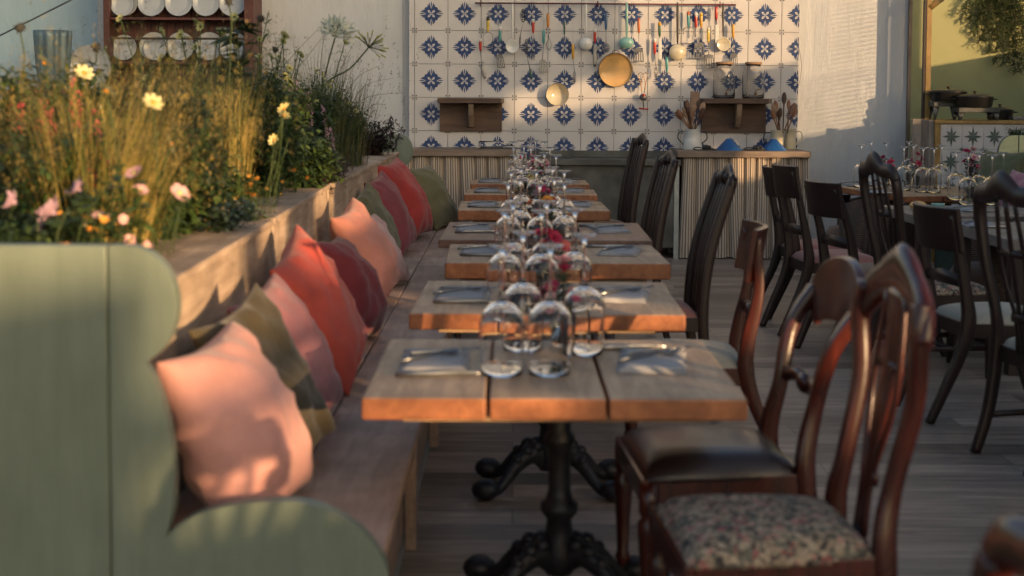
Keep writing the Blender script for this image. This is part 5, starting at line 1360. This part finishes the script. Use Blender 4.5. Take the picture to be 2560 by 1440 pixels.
# ================================================================== PLANTS
exec_plants = True
GZ = .985
PG = 'plants growing in the timber planters'
def stems_mb(): return MB()
def proto(name, parts):
    """parts: list of (part name, MB, mats)"""
    return [(n, mb.mesh(n, mats)) for n, mb, mats in parts]
def place(pr, name, label, cat, loc, rz, sc, group=PG):
    t = thing(name, label, cat, loc, rz, group); t.scale = (sc, sc, sc)
    for n, me in pr:
        o_ = bpy.data.objects.new(n, me); COL.objects.link(o_); o_.parent = t
    return t
def grass(n, h, w, mat, spread=.10, seed=1, bend=.5, plume=None, lean=.28):
    R.seed(seed); mb = MB(); pl = MB()
    for i in range(n):
        a = R.uniform(0, 2*PI); r = spread*math.sqrt(R.random()); b = (r*math.cos(a), r*math.sin(a), 0)
        a2 = a+R.uniform(-.8, .8); s_ = R.uniform(.05, lean)*(.4+.6*r/spread)
        tip = mb.blade(b, (math.cos(a2)*s_, math.sin(a2)*s_, 1), h*R.uniform(.5, 1.1), w*R.uniform(.6, 1.2), bend*R.uniform(.1, 1), R.randrange(2), 6)
        if plume and R.random() < plume:
            for q in range(10):
                d = (R.uniform(-1, 1), R.uniform(-1, 1), R.uniform(.3, 1.5)); p = tip+Vector((R.uniform(-.006, .006), R.uniform(-.006, .006), -R.uniform(0, .12))); mb.leaf(p, d, R.uniform(.012, .03), .003, 0)
    out = [('blades', mb, mat)]
    return proto('grass', out)
def herb(seed, n, h, leafmat, fl, fr, petals, fcount, lw=.012, ll=.05, spread=.12, cup=.25, center='f_orange', feathery=True, dens=22, width=.8):
    R.seed(seed); st = MB(); lf = MB(); fls = []
    tips = []
    for i in range(n):
        a = R.uniform(0, 2*PI); r = spread*math.sqrt(R.random()); hh = h*R.uniform(.55, 1.08)
        b = Vector((r*math.cos(a), r*math.sin(a), 0)); tip = b+Vector((math.cos(a)*hh*.22+R.uniform(-.05, .05), math.sin(a)*hh*.22+R.uniform(-.05, .05), hh))
        mid = b.lerp(tip, .5)+Vector((R.uniform(-.03, .03), R.uniform(-.03, .03), .02)); pth = smoothpath([b, mid, tip], 3)
        st.sweep(pth, [.0022]*len(pth), 4); tips.append((tip, tip-mid))
        for k in range(dens):
            u = R.random()**.8; p = b.lerp(mid, u*2) if u < .5 else mid.lerp(tip, u*2-1)
            lf.leaf(p, (R.uniform(-1, 1), R.uniform(-1, 1), R.uniform(-.2, 1)), ll*R.uniform(.5, 1.2), lw*R.uniform(.6, 1.2))
            if feathery:
                for q in range(2): lf.leaf(p+Vector((R.uniform(-.03, .03), R.uniform(-.03, .03), R.uniform(-.02, .03))), (R.uniform(-1, 1), R.uniform(-1, 1), R.uniform(-.3, 1)), ll*.7, lw*.35)
    for i in range(fcount):
        tip, d = tips[i % len(tips)]; d = Vector((R.uniform(-.7, .9), -1+R.uniform(-.6, .9), R.uniform(.1, 1.3)))
        off = Vector((0, 0, 0)) if i < len(tips) else Vector((R.uniform(-.05, .05), R.uniform(-.05, .05), R.uniform(-.08, .02)))
        b1 = MB(); b1.flower(tip+off, d, fr*R.uniform(.75, 1.15), petals, 0, 1, .28, width, cup); fls.append(b1)
    return proto('herb', [('stems', st, ['stem']), ('leaves', lf, leafmat)]+[('flower', b1, [fl, center]) for b1 in fls])
def spires(seed, n, h, fl, L=.16, leafmat=('leaf',), r=.012):
    R.seed(seed); st = MB(); lf = MB(); sps = []
    for i in range(n):
        bl = MB(); sps.append(bl)
        a = R.uniform(0, 2*PI); rr_ = .12*math.sqrt(R.random()); hh = h*R.uniform(.6, 1.05); b = Vector((rr_*math.cos(a), rr_*math.sin(a), 0)); tip = b+Vector((R.uniform(-.07, .07), R.uniform(-.07, .07), hh))
        st.sweep([b, b.lerp(tip, .5), tip], [.0022]*3, 4)
        for k in range(60):
            u = R.random(); p = tip-(tip-b).normalized()*L*u; w = r*(.4+.9*math.sin(PI*min(1, u+.08)))
            bl.ball(p+Vector((R.uniform(-w, w), R.uniform(-w, w), 0)), .0042, 0, 5, 3)
        for k in range(18): lf.leaf(b.lerp(tip, R.uniform(.05, .7)), (R.uniform(-1, 1), R.uniform(-1, 1), R.uniform(-.1, .8)), R.uniform(.05, .1), .018)
    return proto('spires', [('stems', st, ['stem']), ('leaves', lf, list(leafmat)), ]+[('flower_spike', b1, [fl]) for b1 in sps])
def bush(seed, h, w, n, leafmat, ll=.035, lw=.018, twigs=24):
    R.seed(seed); st = MB(); lf = MB()
    for i in range(twigs):
        a = R.uniform(0, 2*PI); e = Vector((math.cos(a)*w*R.uniform(.3, 1), math.sin(a)*w*R.uniform(.3, 1), h*R.uniform(.35, 1)))
        m_ = e*.5+Vector((0, 0, h*.15)); pth = smoothpath([(0, 0, 0), m_, e], 4); st.sweep(pth, [.0025]*len(pth), 4)
        for k in range(n//twigs):
            u = R.random()**.6; p = Vector(pth[min(len(pth)-1, int(u*(len(pth)-1)))])+Vector((R.gauss(0, .022), R.gauss(0, .022), R.gauss(0, .022)))
            lf.leaf(p, (R.uniform(-1, 1), R.uniform(-1, 1), R.uniform(-.5, .7)), ll*R.uniform(.6, 1.3), lw*R.uniform(.6, 1.3), R.randrange(len(leafmat)))
    return proto('bush', [('twigs', st, ['stem']), ('leaves', lf, leafmat)])
def umbel(stem_pts, fl, r, label, seed, drop=False, n=46):
    R.seed(seed); b = Vector(stem_pts[0]); t = thing('agapanthus', label, 'flower', tuple(b), group='tall agapanthus heads above the planter')
    pth = smoothpath(stem_pts, 6); MB().sweep(pth, [.0045]*len(pth), 6).build('stem', 'stem', t, origin=tuple(b))
    tip = Vector(stem_pts[-1]); d0 = (tip-Vector(stem_pts[-2])).normalized(); ry = MB(); bl = MB()
    for i in range(n):
        d = Vector((R.gauss(0, 1), R.gauss(0, 1), R.gauss(0, 1))).normalized()
        if d.dot(d0) < (-.25 if not drop else .1): d = d - 2*d.dot(d0)*d0
        e = tip+d*r*R.uniform(.55, .85); ry.sweep([tip, e], [.0013, .0013], 4)
        if drop: bl.sweep([e, e+d*r*.32], [(.003, .003), (.005, .005)], 6)
        else: bl.flower(e, d, r*.38, 6, 0, 1, .10, .38, 1.3)
    ry.build('flower_stalks', 'stem', t, origin=tuple(b)); bl.build('florets', [fl, 'stem'], t, origin=tuple(b), recalc=False)

GR_GOLD = [grass(560, .60, .0038, ['gold', 'stem'] if i else ['gold', 'ygreen'], .14, 101+i, 1.0, .5, .55) for i in range(2)]
GR_YEL = [grass(480, .47, .005, ['ygreen', 'gold'], .065, 111, .3, .2, .14)]
GR_DK = [grass(420, .60, .0036, ['grassd', 'stem'], .14, 121+i, .8, .15) for i in range(2)]
COSY = [herb(131+i, 20, .62, ['leaf'], 'f_lime', .019, 8, 20, .007, .055, dens=34, center='stem') for i in range(2)]
COSB = herb(141, 9, .58, ['leaf'], 'f_yellow', .034, 8, 3, .006, .05)
PINK = [herb(151+i, 9, .30, ['leaf', 'leafd'][i:i+1], 'f_pink', .030, 6, 4, .03, .05, center='f_yellow', feathery=False, width=1.0) for i in range(2)]
MAUV = herb(161, 7, .27, ['leafd'], 'f_mauve', .034, 14, 4, .03, .05, center='f_mauve', feathery=False, width=1.2, cup=.7)
ORAN = herb(171, 10, .22, ['leaf'], 'f_orange', .014, 7, 16, .02, .035, center='f_orange', feathery=True)
SPR = spires(181, 9, .52, 'f_red', .17); SPM = spires(182, 8, .46, 'f_mauve', .12, ('leafd',), .008)
BU_G = [bush(191+i, .46, .22, 3400, ['leaf', 'leafd'], .036, .016, 30) for i in range(2)]
BU_D = bush(195, .30, .20, 1900, ['leafd', 'leaf'], .05, .026, 26)
BU_P = bush(197, .24, .21, 1500, ['purple_leaf', 'purple_leaf'], .055, .013, 30)
BU_B = bush(199, .13, .17, 900, ['blue_leaf', 'leafd'], .022, .018, 24)
SEED = None
cnt = {}
pr_rr = random.Random(77)
def plant(kind, pr, name, cat, desc, x, y, s_=1.0):
    i = cnt.get(kind, 0); cnt[kind] = i+1
    place(pr[i % len(pr)] if isinstance(pr[0], list) else pr, name, desc, cat, (x, y, GZ), pr_rr.uniform(0, 6.28), s_)
def near(px, pyb, Y): # planter position below a pixel column at depth Y
    return (px-PX)/FPX*Y
PLT = [ # kind, proto, name, cat, description, px, Y, scale
 ('gg', GR_GOLD, 'grass_clump', 'grass', 'big golden feather grass clump glowing at the left of the planter', 235, 4.3, 1.05),
 ('gg', GR_GOLD, 'grass_clump', 'grass', 'golden feather grass clump just right of the big one', 290, 4.55, .85),
 ('gg', GR_GOLD, 'grass_clump', 'grass', 'golden grass clump behind the red flower spikes', 170, 5.0, .95),
 ('gd', GR_DK, 'grass_clump', 'grass', 'dark grass at the left edge of the picture', 0, 4.6, .9),
 ('gy', GR_YEL, 'grass_clump', 'grass', 'upright yellow grass sheaf lit by the sun in the middle planter', 575, 6.0, 1.15),
 ('gd', GR_DK, 'grass_clump', 'grass', 'dark fine grass between golden and yellow clumps', 430, 5.3, 1.15),
 ('gd', GR_DK, 'grass_clump', 'grass', 'dark green grass behind the yellow sheaf', 500, 6.4, 1.2),
 ('gd', GR_DK, 'grass_clump', 'grass', 'tall dusky grass below the white agapanthus', 790, 8.6, 1.35),
 ('gd', GR_DK, 'grass_clump', 'grass', 'arching dusky grass reaching over the plastic wall', 850, 9.4, 1.2),
 ('gd', GR_DK, 'grass_clump', 'grass', 'dusky grass tuft under the plates', 640, 7.6, 1.2),
 ('gd', GR_DK, 'grass_clump', 'grass', 'dark grass at the far left behind the mauve flowers', 60, 5.4, 1.0),
 ('bg', BU_G, 'leafy_shrub', 'shrub', 'leafy green plant rising behind the big golden grass', 60, 4.9, 1.25),
 ('bg', BU_G, 'leafy_shrub', 'shrub', 'leafy green plant between golden grass and mauve flowers', 120, 4.2, .95),
 ('bg', BU_G, 'leafy_shrub', 'shrub', 'leafy stems rising in front of the fluted tub', 130, 5.6, 1.35),
 ('gd', GR_DK, 'grass_clump', 'grass', 'dark grass rising before the left side of the plate rack', 330, 6.0, 1.3),
 ('bg', BU_G, 'leafy_shrub', 'shrub', 'tall leafy plant before the left plates', 400, 5.4, 1.2),
 ('sp', SPR, 'red_bistort', 'flowering plant', 'red flower spikes within the golden grass', 215, 4.4, .85),
 ('cy', COSY, 'tickseed', 'flowering plant', 'lime yellow daisies in front of the lower plates', 500, 6.9, 1.32),
 ('cy', COSY, 'tickseed', 'flowering plant', 'lime yellow daisies under the right plates', 600, 7.4, 1.36),
 ('cy', COSY, 'tickseed', 'flowering plant', 'lime yellow daisies left of the white agapanthus', 715, 8.3, 1.25),
 ('cy', COSY, 'tickseed', 'flowering plant', 'small lime daisies beneath the white agapanthus', 800, 9.2, .95),
 ('cy', COSY, 'tickseed', 'flowering plant', 'lime daisies between the golden grass and the plates', 440, 6.8, 1.1),
 ('cb', COSB, 'cosmos', 'flowering plant', 'pale yellow cosmos beside the yellow grass sheaf', 620, 5.7, .80),
 ('cb', COSB, 'cosmos', 'flowering plant', 'pale yellow cosmos above the golden grass', 345, 4.2, .92),
 ('cb', COSB, 'cosmos', 'flowering plant', 'pale yellow cosmos in front of the zinc tub', 200, 5.4, 1.1),
 ('pk', PINK, 'geranium', 'flowering plant', 'soft pink blooms in front of the golden grass', 320, 3.95, .95),
 ('pk', PINK, 'geranium', 'flowering plant', 'soft pink blooms low beside the near green bench end', 275, 3.75, .6),
 ('pk', PINK, 'geranium', 'flowering plant', 'pale pink blooms in the middle planter', 700, 7.3, .95),
 ('pk', PINK, 'geranium', 'flowering plant', 'pale pink blooms at the far end of the planters', 800, 9.8, .85),
 ('mv', MAUV, 'stonecrop', 'flowering plant', 'mauve blurry flower heads at the lower left', 80, 3.7, 1.05),
 ('or', ORAN, 'marigold', 'flowering plant', 'tiny orange flowers along the near planter edge', 200, 3.8, .8),
 ('or', ORAN, 'marigold', 'flowering plant', 'tiny orange flowers over the rim near the coral cushion', 700, 6.9, .9),
 ('or', ORAN, 'marigold', 'flowering plant', 'small orange flowers at the foot of the yellow sheaf', 640, 6.0, .7),
 ('sp', SPR, 'red_bistort', 'flowering plant', 'red flower spikes in front of the zinc tub', 100, 4.7, 1.12),
 ('sp', SPR, 'red_bistort', 'flowering plant', 'second group of red flower spikes left of the golden grass', 160, 4.5, .92),
 ('sp', SPR, 'red_bistort', 'flowering plant', 'red flower spikes at the left picture edge', 20, 5.2, 1.05),
 ('sm', SPM, 'betony', 'flowering plant', 'slim mauve spikes below the agapanthus heads', 800, 8.0, 1.1),
 ('sm', SPM, 'betony', 'flowering plant', 'slim mauve spikes behind the yellow sheaf', 680, 7.9, 1.2),
 ('bg', BU_G, 'leafy_shrub', 'shrub', 'mid green leafy shrub at the near planter edge', 400, 4.7, .9),
 ('bg', BU_G, 'leafy_shrub', 'shrub', 'green leafy shrub filling the foot of the golden grass', 160, 3.9, .45),
 ('bg', BU_G, 'leafy_shrub', 'shrub', 'green leafy shrub right of the yellow sheaf', 670, 6.6, 1.0),
 ('bg', BU_G, 'leafy_shrub', 'shrub', 'green leafy shrub in the far planter', 760, 8.2, 1.15),
 ('bg', BU_G, 'leafy_shrub', 'shrub', 'small leafed green shrub beside the dark purple plant', 840, 9.4, 1.1),
 ('bg', BU_G, 'leafy_shrub', 'shrub', 'leafy shrub behind the yellow sheaf', 560, 6.9, 1.2),
 ('bg', BU_G, 'leafy_shrub', 'shrub', 'leafy shrub behind the golden grass', 330, 5.6, 1.15),
 ('bg', BU_G, 'leafy_shrub', 'shrub', 'leafy shrub under the left daisies', 470, 5.9, 1.0),
 ('bg', BU_G, 'leafy_shrub', 'shrub', 'bushy green plant at the foot of the red brown dresser', 620, 7.1, 1.35),
 ('bg', BU_G, 'leafy_shrub', 'shrub', 'bushy green plant under the round seed head right of the dresser', 690, 7.7, 1.3),
 ('bg', BU_G, 'leafy_shrub', 'shrub', 'bushy green plant below the white agapanthus', 800, 8.9, 1.2),
 ('gd', GR_DK, 'grass_clump', 'grass', 'dark grass in front of the lower plates', 540, 6.7, 1.25),
 ('bd', BU_D, 'dark_shrub', 'shrub', 'deep green shrub between grass clumps in the near planter', 450, 4.9, .95),
 ('bd', BU_D, 'dark_shrub', 'shrub', 'deep green shrub at the lower left corner of the planter', 30, 3.75, .6),
 ('bd', BU_D, 'dark_shrub', 'shrub', 'deep green shrub spilling over the middle planter rim', 770, 7.2, .95),
 ('bd', BU_D, 'dark_shrub', 'shrub', 'deep green shrub left of the yellow sheaf', 500, 5.7, 1.0),
 ('bd', BU_D, 'dark_shrub', 'shrub', 'deep green shrub at the left under the golden grass', 90, 4.4, .8),
 ('bp', BU_P, 'purple_shrub', 'shrub', 'blackish purple leaved shrub before the far green bench end', 935, 11.0, 1.25),
 ('bp', BU_P, 'purple_shrub', 'shrub', 'blackish trailing leaves over the rim above the salmon cushion', 810, 7.6, .75),
 ('bb', BU_B, 'trailing_plant', 'shrub', 'blue green trailing plant creeping over the near rim', 560, 5.0, .95),
 ('bb', BU_B, 'trailing_plant', 'shrub', 'blue green trailing plant at the foot of the yellow sheaf', 600, 5.35, .8),
]
for (k, pr, nm, cat, ds, px, Y, s_) in PLT:
    plant(k, pr, nm, cat, ds, near(px, 0, Y), Y, s_)
# wispy arching stems over the plastic wall, and a tall dark leafed stem before the plates
def wisps():
    Y = 8.9; b0 = P(800, 330, Y); t = thing('wispy_grass', 'long thin arching grass stems curving over the grey plastic wall', 'grass', (b0.x, Y, GZ), group=PG); o = (b0.x, Y, GZ)
    for k, pl in enumerate((((640, 300), (690, 190), (740, 130), (805, 62)), ((720, 300), (735, 190), (770, 140), (830, 62)), ((660, 300), (690, 240), (760, 208), (860, 205)), ((850, 330), (880, 270), (930, 240), (1010, 232)), ((860, 330), (885, 250), (920, 210), (985, 195)), ((845, 320), (868, 230), (905, 185), (950, 165)), ((790, 300), (798, 200), (806, 120), (818, 60)), ((830, 300), (840, 210), (862, 150), (890, 100)), ((880, 340), (905, 290), (935, 262), (965, 262)), ((700, 300), (706, 230), (700, 150), (684, 80)))):
        p = smoothpath([P(a, b, Y+.12*math.sin(k*2.1)) for a, b in pl], 6); p[0].z = GZ
        MB().sweep(p, [.0028*(1-.75*i/len(p)) for i in range(len(p))], 5).build('grass_stem', 'grassd', t, origin=o)
    Y = 6.6; b0 = P(610, 300, Y); t = thing('leafy_plant', 'tall dark leafed stem standing before the right end of the plate rack', 'plant', (b0.x, Y, GZ), group=PG); o = (b0.x, Y, GZ)
    p = smoothpath([Vector((b0.x, Y, GZ)), P(606, 220, Y), P(598, 140, Y), P(590, 70, Y)], 6); MB().sweep(p, [.005*(1-.5*i/len(p)) for i in range(len(p))], 6).build('stem', 'stem', t, origin=o)
    lf = MB(); R.seed(55)
    for i in range(6, len(p)):
        for q in range(3):
            a = R.uniform(0, 2*PI); lf.leaf(p[i], (math.cos(a), math.sin(a)*.6, R.uniform(-.1, .5)), R.uniform(.09, .15), .045, 0, .25)
    lf.build('leaves', 'leafd', t, origin=o, recalc=False)
wisps()
# agapanthus heads, seed heads
def st_pts(px0, py0, px1, py1, Y, bendx=0):
    a = P(px0, py0, Y); b = P(px1, py1, Y); base = Vector((a.x-.02, a.y, GZ)); return [base, a, a.lerp(b, .55)+Vector((bendx, 0, 0)), b]
umbel(st_pts(795, 290, 838, 92, 8.9, -.01), 'f_white', .105, 'white agapanthus head on a straight stem', 301, n=30)
umbel(st_pts(800, 235, 922, 118, 8.4, .02), 'f_lime', .10, 'green budding agapanthus head on a leaning stem', 302, drop=True, n=30)
for (a_, b_, Y, lb) in (((560, 260), (652, 46), 6.4, 'dark round seed head beside the dresser'), ((575, 140), (572, 4), 6.0, 'dark round seed head at the top before the plates'), ((690, 250), (688, 124), 7.8, 'dark round seed head right of the dresser'), ((225, 200), (240, 118), 5.6, 'dark seed head in front of the round tray'), ((60, 200), (48, 70), 5.2, 'dusky seed head before the zinc tub')):
    p = st_pts(a_[0], a_[1], b_[0], b_[1], Y, .01); base = p[0]; t = thing('seed_head', lb, 'seed head', tuple(base), group='dark seed heads above the planters')
    pt_ = smoothpath(p, 5); MB().sweep(pt_, [.0028]*len(pt_), 5).build('stem', 'stem', t, origin=tuple(base)); mb = MB().ball(p[-1], .016, 0, 8, 5)
    for i in range(26):
        d = Vector((R.gauss(0, 1), R.gauss(0, 1), R.gauss(0, 1))).normalized(); mb.sweep([p[-1]+d*.012, p[-1]+d*.024], [.0022, .001], 4)
    mb.build('head', 'f_seed', t, origin=tuple(base))
# a small plant behind the right bench end
t = place(BU_G[1], 'leafy_shrub', 'small green plant behind the dark green bench end at the right', 'shrub', (P(2548, 350, 11.7).x, 11.75, 1.02), .4, .5, None)
del t['label']; t['label'] = 'small green plant behind the dark green bench end at the right'
t = thing('planter', 'grey planter box behind the dark green bench end at the right', 'planter', (P(2600, 400, 11.7).x, 11.75, 0)); o = (P(2600, 400, 11.7).x, 11.75, 0)
MB().box(P(2528, 400, 11.6).x, 6.0, 11.5, 12.0, 0, 1.02).build('box', 'weath', t, origin=o, smooth=False, bevel=.005)

# ================================================================== added unseen screen, cut to break the low sun into patches
SX = 6.2
OPEN = [(-5.15, -3.68, 1.77, 1.90), (-5.15, -3.68, 2.05, 3.6), (-6.4, -5.15, 2.35, 3.6), (-3.08, -2.84, 1.60, 2.05), (-2.75, -1.62, 1.70, 1.85), (-3.3, -2.62, 2.12, 3.4), (-1.62, -.95, 2.12, 2.9), (-1.0, -.55, 1.50, 1.72)]
def dimming_slits(y0, y1, z0, z1, duty, pitch=.042):     # rows of slits added to dim the sun on the back walls
    z = z0
    while z+pitch*duty < z1: OPEN.append((y0, y1, round(z, 4), round(z+pitch*duty, 4))); z += pitch
dimming_slits(6.15, 7.75, 2.36, 2.62, .42); dimming_slits(7.75, 9.4, 2.44, 3.9, .42); dimming_slits(7.4, 7.75, 2.66, 3.9, .42); dimming_slits(8.0, 8.9, 1.46, 1.74, .5)
dimming_slits(9.4, 10.5, 1.72, 2.3, .36); dimming_slits(9.4, 10.5, 2.3, 3.9, .42); dimming_slits(12.5, 15.5, 2.14, 3.9, .5, .03)
def build_sun_mask():
    t = thing('sun_mask', 'unseen screen added on the right, with holes cut to shape the sun patches', 'marquee wall', (SX, 0, 0)); o = (SX, 0, 0)
    ys = sorted(set([-14, 20]+[v for a in OPEN for v in a[:2]])); zs = sorted(set([0, 4.5]+[v for a in OPEN for v in a[2:]]))
    mb = MB()
    for i in range(len(ys)-1):
        run = None
        for j in range(len(zs)-1):
            yc, zc = (ys[i]+ys[i+1])/2, (zs[j]+zs[j+1])/2
            solid = not any(a[0] < yc < a[1] and a[2] < zc < a[3] for a in OPEN)
            if solid and run is None: run = zs[j]
            if (not solid) and run is not None: mb.box(SX, SX+.004, ys[i], ys[i+1], run, zs[j]); run = None
        if run is not None: mb.box(SX, SX+.004, ys[i], ys[i+1], run, zs[-1])
    mb.build('panel', 'pvc', t, origin=o, smooth=False, recalc=False)
build_sun_mask()
